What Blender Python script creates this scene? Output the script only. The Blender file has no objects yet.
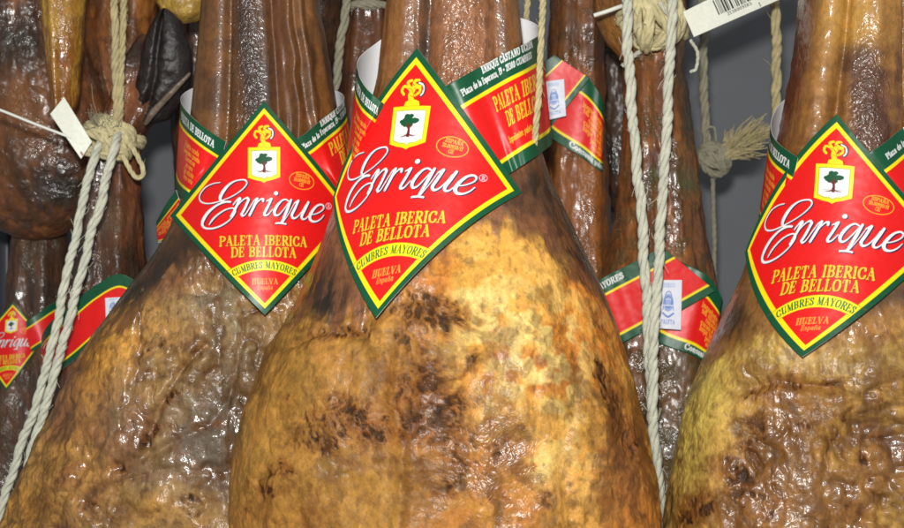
import bpy, math, random
import numpy as np
from mathutils import Vector

# ------------------------------------------------------------------ camera, world, light
S = bpy.context.scene
COL = S.collection
CAMD = 0.90                                   # metres from the camera to the plane of the nearest ham
KPX = 0.6 / 904.0 / CAMD
cam_d = bpy.data.cameras.new('camera'); cam = bpy.data.objects.new('camera', cam_d); COL.objects.link(cam)
cam.location = (0, -CAMD, 0); cam.rotation_euler = (math.radians(90), 0, 0)
cam_d.sensor_width = 36; cam_d.lens = 36 * CAMD / 0.6
cam_d.clip_start = 0.01; cam_d.clip_end = 50
cam_d.dof.use_dof = True; cam_d.dof.focus_distance = 0.86; cam_d.dof.aperture_fstop = 13.0
S.camera = cam
W = bpy.data.worlds.new('World'); S.world = W; W.use_nodes = True
W.node_tree.nodes['Background'].inputs[0].default_value = (0.93, 0.97, 1.0, 1)
W.node_tree.nodes['Background'].inputs[1].default_value = 0.24

def lamp(name, loc, target, size, power, color=(1, 1, 1), shape='DISK', sy=None):
    d = bpy.data.lights.new(name, 'AREA'); d.shape = shape; d.size = size
    if sy: d.size_y = sy
    d.energy = power; d.color = color
    o = bpy.data.objects.new(name, d); COL.objects.link(o); o.location = loc
    o.rotation_euler = (Vector(target) - Vector(loc)).to_track_quat('-Z', 'Y').to_euler()
    return o
lamp('camera_flash', (-0.015, -CAMD - 0.01, 0.095), (0, 0.05, 0), 0.045, 9.6, (1.0, 0.985, 0.95))
lamp('added_overhead_fill', (0.15, -0.9, 1.5), (0, 0.1, 0), 0.25, 2.6, (1.0, 0.99, 0.95), 'RECTANGLE', 1.1)  # unseen overhead panel, added to broaden the highlights on the hams
S.view_settings.view_transform = 'Standard'; S.view_settings.look = 'None'
S.view_settings.exposure = 0.0; S.view_settings.gamma = 1.0
S.render.engine = 'CYCLES'

# ------------------------------------------------------------------ helpers
def at(px, py, y):
    """photo pixel + real depth -> point in metres"""
    k = KPX * (y + CAMD)
    return ((px - 452.0) * k, y, -(py - 264.0) * k)
def atv(px, py, y):
    px = np.asarray(px, float); py = np.asarray(py, float); y = np.asarray(y, float) + px * 0
    k = KPX * (y + CAMD)
    return np.stack([(px - 452.0) * k, y, -(py - 264.0) * k], -1)
def lin(c):
    c = np.asarray(c, float) / 255.0
    return np.where(c <= 0.04045, c / 12.92, ((c + 0.055) / 1.055) ** 2.4)
def sst(a, b, x):
    t = np.clip((x - a) / (b - a), 0, 1); return t * t * (3 - 2 * t)

def _h(i, j, k, s):
    n = (i * 374761393 + j * 668265263 + k * 2147483647 + s * 1274126177) & 0xffffffff
    n = ((n ^ (n >> 13)) * 1274126177) & 0xffffffff
    n = ((n ^ (n >> 16)) * 2246822519) & 0xffffffff
    return ((n ^ (n >> 15)) & 0xffff) / 65535.0
def vnoise(P, s=0):
    F = np.floor(P).astype(np.int64); f = P - F; f = f * f * f * (f * (f * 6 - 15) + 10)
    i, j, k = F[..., 0], F[..., 1], F[..., 2]; x, y, z = f[..., 0], f[..., 1], f[..., 2]
    def L(a, b, t): return a + (b - a) * t
    return L(L(L(_h(i, j, k, s), _h(i+1, j, k, s), x), L(_h(i, j+1, k, s), _h(i+1, j+1, k, s), x), y),
             L(L(_h(i, j, k+1, s), _h(i+1, j, k+1, s), x), L(_h(i, j+1, k+1, s), _h(i+1, j+1, k+1, s), x), y), z)
def fbm(P, scale, octs=4, s=0, gain=0.5):
    """0..1, P in metres, scale in 1/m (number or 3-vector)"""
    Q = P * np.asarray(scale, float); a = 1.0; t = 0; w = 0
    for o in range(octs):
        t = t + a * vnoise(Q + 17.3 * o, s + o * 13); w += a; a *= gain; Q = Q * 2.03
    return t / w
def ridged(P, scale, octs=3, s=0):
    Q = P * np.asarray(scale, float); a = 1.0; t = 0; w = 0
    for o in range(octs):
        t = t + a * (1 - np.abs(2 * vnoise(Q + 7.1 * o, s + o * 7) - 1)) ** 2; w += a; a *= 0.55; Q = Q * 2.1
    return t / w

def grid_mesh(name, P, mats, cols=None, floats=None, closed_u=False, parent=None, cap=False, smooth=True):
    """P: (rows, cols, 3) -> ONE mesh object; cols (rows, cols, 3) goes into attribute 'paint'"""
    R, C_ = P.shape[:2]
    idx = np.arange(R * C_).reshape(R, C_)
    if closed_u: nx = np.roll(idx, -1, axis=1); a = idx[:-1]; b = nx[:-1]; c = nx[1:]; d = idx[1:]
    else: a = idx[:-1, :-1]; b = idx[:-1, 1:]; c = idx[1:, 1:]; d = idx[1:, :-1]
    q = np.stack([a, d, c, b], -1).reshape(-1, 4)
    return raw_mesh(name, P.reshape(-1, 3), q, mats, None if cols is None else cols.reshape(-1, 3), floats, parent, smooth)
def raw_mesh(name, V, q, mats, cols=None, floats=None, parent=None, smooth=True, mi=None):
    me = bpy.data.meshes.new(name)
    n = len(q); k = q.shape[1]
    me.vertices.add(len(V)); me.vertices.foreach_set('co', np.ascontiguousarray(V, dtype=np.float32).ravel())
    me.loops.add(n * k); me.loops.foreach_set('vertex_index', np.ascontiguousarray(q, dtype=np.int32).ravel())
    me.polygons.add(n); me.polygons.foreach_set('loop_start', np.arange(0, n * k, k, dtype=np.int32))
    me.polygons.foreach_set('use_smooth', np.full(n, smooth))
    for m in (mats if isinstance(mats, (list, tuple)) else [mats]): me.materials.append(m)
    if mi is not None: me.polygons.foreach_set('material_index', mi.astype(np.int32))
    me.update(calc_edges=True); me.validate()
    if cols is not None:
        at_ = me.attributes.new('paint', 'FLOAT_COLOR', 'POINT')
        at_.data.foreach_set('color', np.concatenate([cols, np.ones((len(cols), 1))], 1).astype(np.float32).ravel())
    for k_, v in (floats or {}).items():
        at_ = me.attributes.new(k_, 'FLOAT', 'POINT'); at_.data.foreach_set('value', np.ascontiguousarray(v, dtype=np.float32).ravel())
    o = bpy.data.objects.new(name, me); COL.objects.link(o)
    if parent is not None:
        o.parent = parent; o.matrix_parent_inverse = parent.matrix_basis.inverted()
    return o
def tag(o, label=None, cat=None, group=None, kind=None):
    if label: o['label'] = label
    if cat: o['category'] = cat
    if group: o['group'] = group
    if kind: o['kind'] = kind
    return o
def empty(name, loc, label, cat, group=None):
    o = bpy.data.objects.new(name, None); COL.objects.link(o); o.location = loc; o.empty_display_size = 0.02
    return tag(o, label, cat, group)

# ------------------------------------------------------------------ materials
def newmat(name):
    m = bpy.data.materials.new(name); m.use_nodes = True
    nt = m.node_tree; return m, nt, nt.nodes['Principled BSDF']
def N(nt, t, **kw):
    n = nt.nodes.new(t)
    for k, v in kw.items(): setattr(n, k, v)
    return n
def noise(nt, vec, scale, detail=4, rough=0.6, dist=0.0):
    n = N(nt, 'ShaderNodeTexNoise'); n.inputs['Scale'].default_value = scale
    n.inputs['Detail'].default_value = detail; n.inputs['Roughness'].default_value = rough
    n.inputs['Distortion'].default_value = dist
    nt.links.new(vec, n.inputs['Vector']); return n.outputs['Fac']
def mrange(nt, v, a, b, c, d):
    n = N(nt, 'ShaderNodeMapRange'); nt.links.new(v, n.inputs['Value'])
    for i, x in zip(('From Min', 'From Max', 'To Min', 'To Max'), (a, b, c, d)): n.inputs[i].default_value = x
    return n.outputs['Result']
def math_(nt, op, a, b):
    n = N(nt, 'ShaderNodeMath', operation=op)
    for i, x in enumerate((a, b)):
        if isinstance(x, (int, float)): n.inputs[i].default_value = x
        else: nt.links.new(x, n.inputs[i])
    return n.outputs[0]

def ham_material():
    m, nt, b = newmat('cured_ham_skin')
    tc = N(nt, 'ShaderNodeTexCoord').outputs['Object']
    mp = N(nt, 'ShaderNodeMapping'); mp.inputs['Scale'].default_value = (1, 1, 0.7); nt.links.new(tc, mp.inputs['Vector'])
    tc2 = mp.outputs['Vector']
    pa = N(nt, 'ShaderNodeAttribute', attribute_name='paint').outputs['Color']
    gl = N(nt, 'ShaderNodeAttribute', attribute_name='gloss').outputs['Fac']
    sp = N(nt, 'ShaderNodeAttribute', attribute_name='crinkle').outputs['Fac']
    n1 = noise(nt, tc2, 260, 5, 0.65, 0.4); n2 = noise(nt, tc, 900, 3, 0.6)
    f = math_(nt, 'MULTIPLY', mrange(nt, n1, 0.3, 0.7, 0.72, 1.22), mrange(nt, n2, 0.3, 0.7, 0.86, 1.12))
    mx = N(nt, 'ShaderNodeVectorMath', operation='SCALE'); nt.links.new(pa, mx.inputs[0]); nt.links.new(f, mx.inputs['Scale'])
    nt.links.new(mx.outputs[0], b.inputs['Base Color'])
    r = math_(nt, 'SUBTRACT', mrange(nt, noise(nt, tc, 130, 3), 0.3, 0.7, 0.56, 0.70), math_(nt, 'MULTIPLY', gl, 0.24))
    nt.links.new(r, b.inputs['Roughness'])
    nt.links.new(math_(nt, 'ADD', math_(nt, 'MULTIPLY', gl, 0.35), 0.14), b.inputs['Specular IOR Level'])
    # grease film: small wet crinkles that glint under the flash
    v = N(nt, 'ShaderNodeTexVoronoi', feature='SMOOTH_F1'); v.inputs['Scale'].default_value = 420; v.inputs['Smoothness'].default_value = 0.6
    wv = N(nt, 'ShaderNodeVectorMath', operation='ADD')
    nn = N(nt, 'ShaderNodeTexNoise'); nn.inputs['Scale'].default_value = 90; nt.links.new(tc, nn.inputs['Vector'])
    sc = N(nt, 'ShaderNodeVectorMath', operation='SCALE'); nt.links.new(nn.outputs['Color'], sc.inputs[0]); sc.inputs['Scale'].default_value = 0.02
    nt.links.new(tc2, wv.inputs[0]); nt.links.new(sc.outputs[0], wv.inputs[1]); nt.links.new(wv.outputs[0], v.inputs['Vector'])
    h = math_(nt, 'ADD', math_(nt, 'MULTIPLY', v.outputs['Distance'], math_(nt, 'ADD', math_(nt, 'MULTIPLY', sp, 1.2), -0.02)),
              math_(nt, 'MULTIPLY', n1, math_(nt, 'ADD', math_(nt, 'MULTIPLY', sp, 0.55), 0.12)))
    h = math_(nt, 'ADD', h, math_(nt, 'MULTIPLY', n2, 0.08))
    bp = N(nt, 'ShaderNodeBump'); bp.inputs['Strength'].default_value = 0.8; bp.inputs['Distance'].default_value = 0.0011
    nt.links.new(h, bp.inputs['Height']); nt.links.new(bp.outputs[0], b.inputs['Normal'])
    b.inputs['Coat Weight'].default_value = 0.0
    nt.links.new(math_(nt, 'MULTIPLY', math_(nt, 'POWER', gl, 1.4), 0.85), b.inputs['Coat Weight'])
    nt.links.new(mrange(nt, gl, 0.3, 0.9, 0.24, 0.13), b.inputs['Coat Roughness'])
    nt.links.new(bp.outputs[0], b.inputs['Coat Normal'])
    return m
def paper_material(name, rough=0.38):
    m, nt, b = newmat(name)
    pa = N(nt, 'ShaderNodeAttribute', attribute_name='paint').outputs['Color']
    tc = N(nt, 'ShaderNodeTexCoord').outputs['Object']
    f = mrange(nt, noise(nt, tc, 500, 3), 0.3, 0.7, 0.94, 1.05)
    mx = N(nt, 'ShaderNodeVectorMath', operation='SCALE'); nt.links.new(pa, mx.inputs[0]); nt.links.new(f, mx.inputs['Scale'])
    nt.links.new(mx.outputs[0], b.inputs['Base Color'])
    b.inputs['Roughness'].default_value = rough; b.inputs['Specular IOR Level'].default_value = 0.4
    bp = N(nt, 'ShaderNodeBump'); bp.inputs['Strength'].default_value = 0.22; bp.inputs['Distance'].default_value = 0.003
    nt.links.new(noise(nt, tc, 60, 2), bp.inputs['Height']); nt.links.new(bp.outputs[0], b.inputs['Normal'])
    return m
def plain(name, c, rough=0.5, var=0.1, scale=80, bump=0.0, bscale=300, detail=4):
    m, nt, b = newmat(name)
    tc = N(nt, 'ShaderNodeTexCoord').outputs['Object']
    f = mrange(nt, noise(nt, tc, scale, detail), 0.3, 0.7, 1 - var, 1 + var)
    rgb = N(nt, 'ShaderNodeRGB'); rgb.outputs[0].default_value = (*lin(c), 1)
    mx = N(nt, 'ShaderNodeVectorMath', operation='SCALE'); nt.links.new(rgb.outputs[0], mx.inputs[0]); nt.links.new(f, mx.inputs['Scale'])
    nt.links.new(mx.outputs[0], b.inputs['Base Color']); b.inputs['Roughness'].default_value = rough
    if bump:
        bp = N(nt, 'ShaderNodeBump'); bp.inputs['Strength'].default_value = bump; bp.inputs['Distance'].default_value = 0.001
        nt.links.new(noise(nt, tc, bscale, 5), bp.inputs['Height']); nt.links.new(bp.outputs[0], b.inputs['Normal'])
    return m
M_HAM = ham_material()
M_PAPER = paper_material('printed_paper'); M_WHITE = plain('white_paper_back', (225, 225, 226), 0.6, 0.03)
M_ROPE_W = plain('white_cotton_rope', (204, 204, 184), 0.85, 0.16, 160, 0.7, 900)
M_ROPE_T = plain('tan_hemp_rope', (186, 172, 128), 0.85, 0.22, 160, 0.8, 900)
M_ROPE_G = plain('grey_hemp_rope', (150, 145, 122), 0.9, 0.2, 160, 0.8, 900)
M_KNOT = plain('greasy_rope_knot', (208, 196, 150), 0.7, 0.28, 110, 0.8, 900)
M_HOOF = plain('black_hoof_horn', (40, 34, 31), 0.42, 0.7, 70, 0.5, 420)
M_CLAW = plain('worn_claw_horn', (112, 98, 84), 0.35, 0.4, 90, 0.4, 200)
M_PLASTIC = plain('white_tag_plastic', (226, 228, 214), 0.4, 0.05)
M_WALL = plain('grey_cold_room_wall', (100, 102, 106), 0.6, 0.05, 9, 0.1, 60)
M_POST = plain('dark_steel_post', (38, 42, 52), 0.4, 0.2, 30)

# ------------------------------------------------------------------ the setting
def wall():
    y0, y1 = 0.50, 0.56
    V = np.array([(-1.6, y0, -1.2), (1.6, y0, -1.2), (1.6, y0, 1.2), (-1.6, y0, 1.2), (-1.6, y1, -1.2), (1.6, y1, -1.2), (1.6, y1, 1.2), (-1.6, y1, 1.2)])
    q = np.array([(0, 1, 2, 3), (5, 4, 7, 6), (4, 0, 3, 7), (1, 5, 6, 2), (3, 2, 6, 7), (4, 5, 1, 0)])
    o = raw_mesh('wall', V, q, M_WALL, smooth=False)
    tag(o, 'plain grey wall behind the hanging hams', None, None, 'structure')
wall()
def post():
    P = []
    for z in np.linspace(0.5, -0.6, 30):
        x, y, _ = at(3, 260, 0.44)
        a = np.linspace(0, 2 * np.pi, 24, endpoint=False)
        P.append(np.stack([x + 0.009 * np.sign(np.cos(a)) * np.abs(np.cos(a)) ** 0.35, y + 0.009 * np.sign(np.sin(a)) * np.abs(np.sin(a)) ** 0.35, z + 0 * a], -1))
    o = grid_mesh('rack_post', np.array(P), M_POST, closed_u=True)
    tag(o, 'thin dark steel post at the left edge behind the small label', 'post')
post()

# ------------------------------------------------------------------ ham builder
def smooth1(v, k):
    if k < 1: return v
    ker = np.exp(-0.5 * (np.arange(-3 * k, 3 * k + 1) / k) ** 2); ker /= ker.sum()
    return np.convolve(np.pad(v, 3 * k, mode='edge'), ker, 'valid')
def blob(X, Y, bl):
    """bl: (px,py,rx,ry,deg,amount)"""
    t = 0 * X
    for (bx, by, rx, ry, a, s) in bl:
        c, n = math.cos(math.radians(a)), math.sin(math.radians(a))
        u = ((X - bx) * c + (Y - by) * n) / rx; v = (-(X - bx) * n + (Y - by) * c) / ry
        t = t + s * np.exp(-(u * u + v * v))
    return t
def crease(X, Y, pts, w):
    d = 1e9 + 0 * X
    for (ax, ay), (bx, by) in zip(pts[:-1], pts[1:]):
        L2 = (bx - ax) ** 2 + (by - ay) ** 2
        t = np.clip(((X - ax) * (bx - ax) + (Y - ay) * (by - ay)) / L2, 0, 1)
        d = np.minimum(d, (X - ax - t * (bx - ax)) ** 2 + (Y - ay - t * (by - ay)) ** 2)
    return np.exp(-d / (w * w))
HAMS = {}
def ham(key, rows, yc, nr, nc, look, seed, label, group=None, name='ham', parent=None, e=0.92, cat='ham', ycs=None, smk=0.02):
    """rows: (py, xl, xr, half depth) silhouette at the ham's own centre plane"""
    rows = np.array(rows, float)
    py = np.linspace(rows[0, 0], rows[-1, 0], nr)
    k = max(1, int(nr * smk))
    xl, xr, hd = [smooth1(np.interp(py, rows[:, 0], rows[:, i]), k) for i in (1, 2, 3)]
    # close both ends with a dome
    L = nr - 1; i = np.arange(nr)
    domeN = max(6, int(nr * 0.10))
    def close(i0):
        t = np.clip(i0 / domeN, 0, 1); return np.sqrt(np.clip(1 - (1 - t) ** 2, 0.0004, 1))
    cl = close(L - i) * (close(i) if rows[0, 1] > -1e8 else 1)
    xc = (xl + xr) / 2; hw = (xr - xl) / 2 * cl; hd = hd * cl
    yc_row = np.interp(py, [r[0] for r in ycs], [r[1] for r in ycs]) if ycs else np.full(nr, yc)
    if ycs: yc_row = smooth1(yc_row, k * 3)
    # more columns on the front half
    f = int(nc * 0.72)
    th = np.concatenate([np.linspace(0, np.pi, f, endpoint=False), np.linspace(np.pi, 2 * np.pi, nc - f, endpoint=False)])
    cs, sn = np.cos(th), np.sin(th)
    c_ = np.sign(cs) * np.abs(cs) ** e; s_ = np.sign(sn) * np.abs(sn) ** e
    X = xc[:, None] - hw[:, None] * c_[None]; Y = py[:, None] + 0 * X
    D = yc_row[:, None] - hd[:, None] * s_[None]
    kk = KPX * (yc_row[:, None] + CAMD)
    P = np.stack([(X - 452) * kk, D, -(Y - 264) * kk], -1)
    U = (X - xc[:, None]) / np.maximum(1, (xr - xl)[:, None] / 2)        # -1..1 across
    # normals
    du = np.roll(P, -1, 1) - np.roll(P, 1, 1); dv = np.gradient(P, axis=0)
    Nn = np.cross(du, dv); Nn /= np.maximum(1e-12, np.linalg.norm(Nn, axis=-1, keepdims=True))
    cen = np.stack([(xc[:, None] - 452) * kk + 0 * X, yc_row[:, None] + 0 * X, P[..., 2]], -1)
    sg = np.sign(((P - cen) * Nn).sum(-1, keepdims=True)); sg[sg == 0] = 1; Nn *= sg
    HAMS[key] = (X.copy(), Y.copy(), P[..., 1].copy(), s_[None] > 0.02)
    # perceived pixel of each vertex as the photo sees it
    kv = KPX * (P[..., 1] + CAMD); VX = P[..., 0] / kv + 452; VY = 264 - P[..., 2] / kv
    fade = (cl[:, None] ** 0.5)
    disp, paint, gloss, crk = look(P, VX, VY, U, sn[None] + 0 * X, seed)
    P = P + Nn * (disp * fade)[..., None]
    HAMS[key + '_d'] = P[..., 1].copy(), (P[..., 0] / (KPX * (P[..., 1] + CAMD)) + 452), 264 - P[..., 2] / (KPX * (P[..., 1] + CAMD))
    ori = P.reshape(-1, 3).mean(0) if parent is None else None
    if parent is None:
        o = grid_mesh(name, P - ori, M_HAM, np.clip(paint, 0.002, 1), dict(gloss=np.clip(gloss, 0, 1), crinkle=np.clip(crk, 0, 1)), closed_u=True)
        o.location = ori; tag(o, label, cat, group)
    else:
        o = grid_mesh(name, P, M_HAM, np.clip(paint, 0.002, 1), dict(gloss=np.clip(gloss, 0, 1), crinkle=np.clip(crk, 0, 1)), closed_u=True, parent=parent)
    return o
def mixc(a, b, t):
    t = np.clip(t, 0, 1)[..., None]; return a * (1 - t) + np.asarray(b) * t
def sh(P, s): return P + s * 3.137

BROWN = lin((140, 82, 46)); DKBROWN = lin((74, 42, 28)); REDBR = lin((136, 66, 44)); YEL = lin((226, 162, 76)); ORG = lin((206, 126, 48))
OLIVE = lin((160, 114, 54)); GREYM = lin((150, 132, 112)); BLACKM = lin((52, 36, 24)); TAN = lin((190, 145, 90)); GREEN = lin((98, 104, 62)); PURP = lin((96, 58, 60))

def surf(P, s, amp=1.0):
    """shared relief of cured fat: lumps, wrinkles, small pits"""
    Q = sh(P, s)
    n = 0.0040 * (fbm(Q, 22, 3, s) - .5) + 0.0030 * amp * (fbm(Q + 0.01 * (fbm(Q, 60, 2, s + 9)[..., None] - .5), 70, 4, s + 3) - .5)
    pm = sst(.35, .65, fbm(Q, 25, 2, s + 8)); n = n - 0.0008 * amp * ridged(Q, (70, 70, 48), 3, s + 5) - 0.00045 * amp * (.05 + pm ** 2) * ridged(Q, (230, 230, 160), 2, s + 6)
    return n
def warp(Q, s):
    w = np.stack([fbm(Q, 26, 2, s + 70 + i) - .5 for i in range(3)], -1)
    w2 = np.stack([fbm(Q, 110, 2, s + 80 + i) - .5 for i in range(3)], -1)
    return Q + .040 * w + .009 * w2
def stretch(n): return np.clip((n - .5) * 2.6 + .5, 0, 1)
def stain(fat, spots, nS, sm):
    halo = sst(.05, .75, spots * (.35 + .95 * nS))
    fat = mixc(fat, lin((128, 74, 30)), .8 * halo)
    return mixc(fat, lin((50, 29, 14)), .92 * sm)
def fibre(P, s):
    Q = sh(P, s); wob = 0.006 * (fbm(Q, 40, 2, s + 4)[..., None] - .5)
    return fbm(Q + wob, (150, 150, 11), 4, s + 7)

def look_c(P, X, Y, U, F, s):
    Q = sh(P, s)
    bx = [280, 300, 330, 352, 380, 430, 455, 480, 505, 540, 575, 600, 625]
    by = [330, 312, 322, 318, 302, 262, 226, 218, 226, 247, 276, 296, 330]
    bord = np.interp(X, bx, by) + 16 * (fbm(Q, 60, 3, s) - .5)
    rind = 1 - sst(-14, 14, Y - bord + 26 * (fibre(P, s) - .5) * 2)
    n1 = fbm(Q, 35, 4, s + 1); n2 = fbm(Q, 120, 4, s + 2); Qw = warp(Q, s); fold = ridged(Qw, (19, 19, 13), 2, s + 50); nS = stretch(fbm(Qw, (250, 250, 170), 5, s + 41, .68)); vein = sst(.80, .95, ridged(Qw, (52, 52, 34), 3, s + 42)); mot = stretch(fbm(Qw, (62, 62, 34), 6, s + 43, .64)); n3 = fbm(Q, (300, 300, 170), 3, s + 3)
    # fat
    fat = mixc(np.broadcast_to(YEL, P.shape), ORG, sst(.42, .62, n1))
    fat = mixc(fat, OLIVE, .8 * np.clip(blob(X, Y, [(250, 440, 70, 130, 0, 1.2), (320, 350, 70, 50, 0, 1.0), (330, 470, 70, 90, 0, 1.0), (400, 500, 90, 60, 0, .7), (390, 380, 50, 60, 0, .5)]), 0, 1) + .35 * sst(.5, .68, n2))
    fat = mixc(fat, lin((236, 196, 118)), np.clip(blob(X, Y, [(470, 300, 40, 60, 20, .55), (560, 400, 34, 80, -15, .5), (520, 330, 50, 40, 0, .5), (540, 465, 11, 14, 0, 1.0), (556, 350, 38, 40, 30, .35), (500, 400, 20, 50, 10, .4)]) * sst(.4, .6, n2) * 1.5, 0, 1))
    fat = mixc(fat, lin((140, 84, 34)), np.clip(blob(X, Y, [(428, 405, 34, 60, -12, .6), (352, 436, 46, 30, 0, .45), (440, 500, 50, 40, 0, .3), (400, 318, 40, 14, 10, .5), (430, 440, 40, 50, 0, .35), (618, 430, 28, 90, -25, .6), (560, 525, 70, 24, 0, .4), (390, 400, 40, 50, 0, .45), (300, 520, 60, 30, 0, .5), (505, 480, 30, 60, 0, .45), (640, 480, 25, 80, -10, .8)]) * (0.3 + 1.2 * mot), 0, 1))
    # mould and dark stains
    spots = 1.3 * blob(X, Y, [(428, 308, 38, 16, 15, 1.1), (356, 420, 44, 18, 14, .9), (432, 396, 34, 52, -25, .9), (330, 335, 40, 8, -15, .6), (300, 440, 30, 26, 0, .35), (280, 478, 26, 16, 0, .4), (612, 400, 14, 60, -22, .5), (446, 318, 9, 8, 0, 1.2), (400, 336, 7, 7, 0, 1.2), (413, 318, 10, 7, 0, .7), (474, 361, 6, 10, 10, 1.1), (371, 424, 22, 10, 10, 1.05), (385, 436, 10, 6, 20, .9), (448, 418, 13, 24, -20, .95), (440, 396, 14, 9, 30, .9),
                        (286, 467, 7, 7, 0, 1.0), (264, 491, 10, 5, 30, .9), (352, 332, 20, 4, 10, .8), (342, 398, 12, 12, 0, .35), (466, 460, 14, 18, 0, .6), (500, 448, 8, 16, 20, .5), (606, 385, 8, 22, -25, .7), (630, 440, 7, 20, -15, .6), (596, 318, 6, 16, -30, 1.0), (455, 492, 30, 14, 0, .55), (565, 500, 30, 12, 0, .5), (330, 445, 12, 10, 0, .5), (520, 425, 8, 12, 0, .35), (246, 512, 9, 12, 0, .5), (290, 400, 9, 9, 0, .35)])
    nK = np.clip((nS - .25) / .75, 0, 1); sm = sst(.22, .80, np.minimum(spots, 1.1) * (.02 + 1.35 * nK * (.35 + .9 * mot)) + .10 * (nS - .5) + .12 * sst(.6, .75, n2))
    fat = stain(fat, spots, nS, sm)
    fat = mixc(fat, lin((120, 84, 44)), .5 * sst(.60, .74, n3))
    # rind / shank
    fm = (.25 + .6 * blob(X, Y, [(420, 400, 50, 80, 0, 1), (610, 420, 50, 90, -20, .8)])) * sst(.50, .95, fold)
    fat = mixc(fat, lin((84, 50, 22)), .70 * np.clip(fm * (.3 + 1.1 * nS), 0, 1) * sst(.5, .9, fold))
    veinm = np.clip(blob(X, Y, [(430, 430, 70, 80, 0, .8), (600, 420, 50, 110, -20, .8), (300, 420, 60, 80, 0, .5)]) + .15, 0, 1)
    fat = mixc(fat, lin((86, 50, 26)), .75 * vein * veinm)
    fat = mixc(fat, lin((120, 70, 30)), .42 * sst(.45, .95, stretch(fbm(Qw, (130, 130, 90), 4, s + 60)) * mot * 1.6))
    fat = fat * (1.10 - .42 * sst(.25, .85, mot) * (.55 + .45 * veinm))[..., None]
    fb = fibre(P, s)
    rd = mixc(np.broadcast_to(lin((158, 96, 60)), P.shape), lin((104, 60, 36)), .55 * sst(.4, .62, fb) + .4 * sst(.45, .6, n2))
    rd = mixc(rd, lin((186, 122, 92)), np.clip(blob(X, Y, [(470, 60, 34, 120, -8, 1.0)]) * (.4 + .6 * sst(.4, .62, n3)), 0, .8))
    rd = mixc(rd, lin((178, 112, 56)), np.clip(blob(X, Y, [(392, 30, 16, 90, 8, .9), (508, 30, 12, 80, -4, .5)]), 0, .8))
    dk = blob(X, Y, [(425, 30, 7, 90, 4, .8), (560, 215, 45, 16, 40, .6), (590, 262, 30, 16, 50, .8), (318, 290, 26, 30, -20, .9), (503, 40, 4, 80, -5, .5), (540, 180, 20, 20, 0, .8), (520, 205, 30, 12, 20, .5)])
    rd = mixc(rd, lin((46, 30, 20)), np.clip(dk * (.5 + .9 * fb), 0, .9)); rd = mixc(rd, lin((34, 24, 16)), np.clip(blob(X, Y, [(320, 296, 30, 26, -15, 1.3), (575, 240, 50, 26, 42, .8)]), 0, 1) * sst(.5, .62, fibre(P * 1.0, s + 77)) * .9)
    col = mixc(fat, np.array([0, 0, 0]), 0 * rind); col = col * (1 - rind[..., None]) + rd * rind[..., None]
    col = col * (1 - .35 * np.exp(-((Y - bord) / 4) ** 2))[..., None]
    # relief
    d = surf(P, s, 1.0) * (1 - .97 * rind) - 0.0008 * sm * (1 - rind) - .0010 * vein * (1 - rind) * veinm - 0.002 * fm * (1 - rind)
    d = d - 0.0013 * (1 - rind) * blob(X, Y, [(474, 361, 8, 14, 10, 1), (352, 334, 30, 6, 10, 1), (560, 330, 5, 60, 25, .6)])
    d = d + 0.004 * (1 - rind) * blob(X, Y, [(535, 350, 55, 80, -10, 1.3), (325, 400, 46, 70, 0, 1.1), (300, 490, 30, 40, 0, .5), (480, 300, 40, 30, 0, .7), (590, 440, 30, 80, -20, .8)]) - 0.005 * (1 - rind) * (blob(X, Y, [(428, 400, 30, 70, 0, 1), (420, 310, 40, 10, 0, .5)]) + .5 * crease(X, Y, [(400, 350), (392, 400), (402, 450), (398, 528)], 7) + .35 * crease(X, Y, [(566, 330), (578, 390), (560, 450), (572, 528)], 6) + .4 * crease(X, Y, [(280, 352), (330, 330), (362, 338), (372, 356)], 4) + .4 * crease(X, Y, [(262, 500), (256, 480), (268, 474)], 3))
    sk = 1 - sst(150, 215, Y)
    d = d + sk * 0.0040 * (np.exp(-((U + .72) / .20) ** 2) + .9 * np.exp(-((U - .15) / .34) ** 2) + .55 * np.exp(-((U - .80) / .14) ** 2) - 1.1 * np.exp(-((U + .33) / .11) ** 2) - .5 * np.exp(-((U - .60) / .09) ** 2))
    d = d + rind * 0.0017 * (fb - .5) + 0.0008 * rind * (n2 - .5)
    gl = (.10 + .22 * sst(.45, .65, n1) + .55 * blob(X, Y, [(510, 470, 50, 60, 0, .9), (610, 480, 40, 60, 0, .7), (330, 470, 40, 60, 0, .25)])) * (1 - rind) * (1 - .8 * sm) + .85 * rind
    ck = .03 + (1 - rind) * .15 * n2 + .3 * (1 - rind) * blob(X, Y, [(500, 460, 60, 70, 0, 1)]) + rind * (.10 + .80 * np.exp(-((U - .15) / .3) ** 2) * sk)
    col = np.where(rind[..., None] > .5, col * np.array([.74, .80, .66]), col * np.array([.90, .94, .86]))
    return d, col, gl, ck

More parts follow.
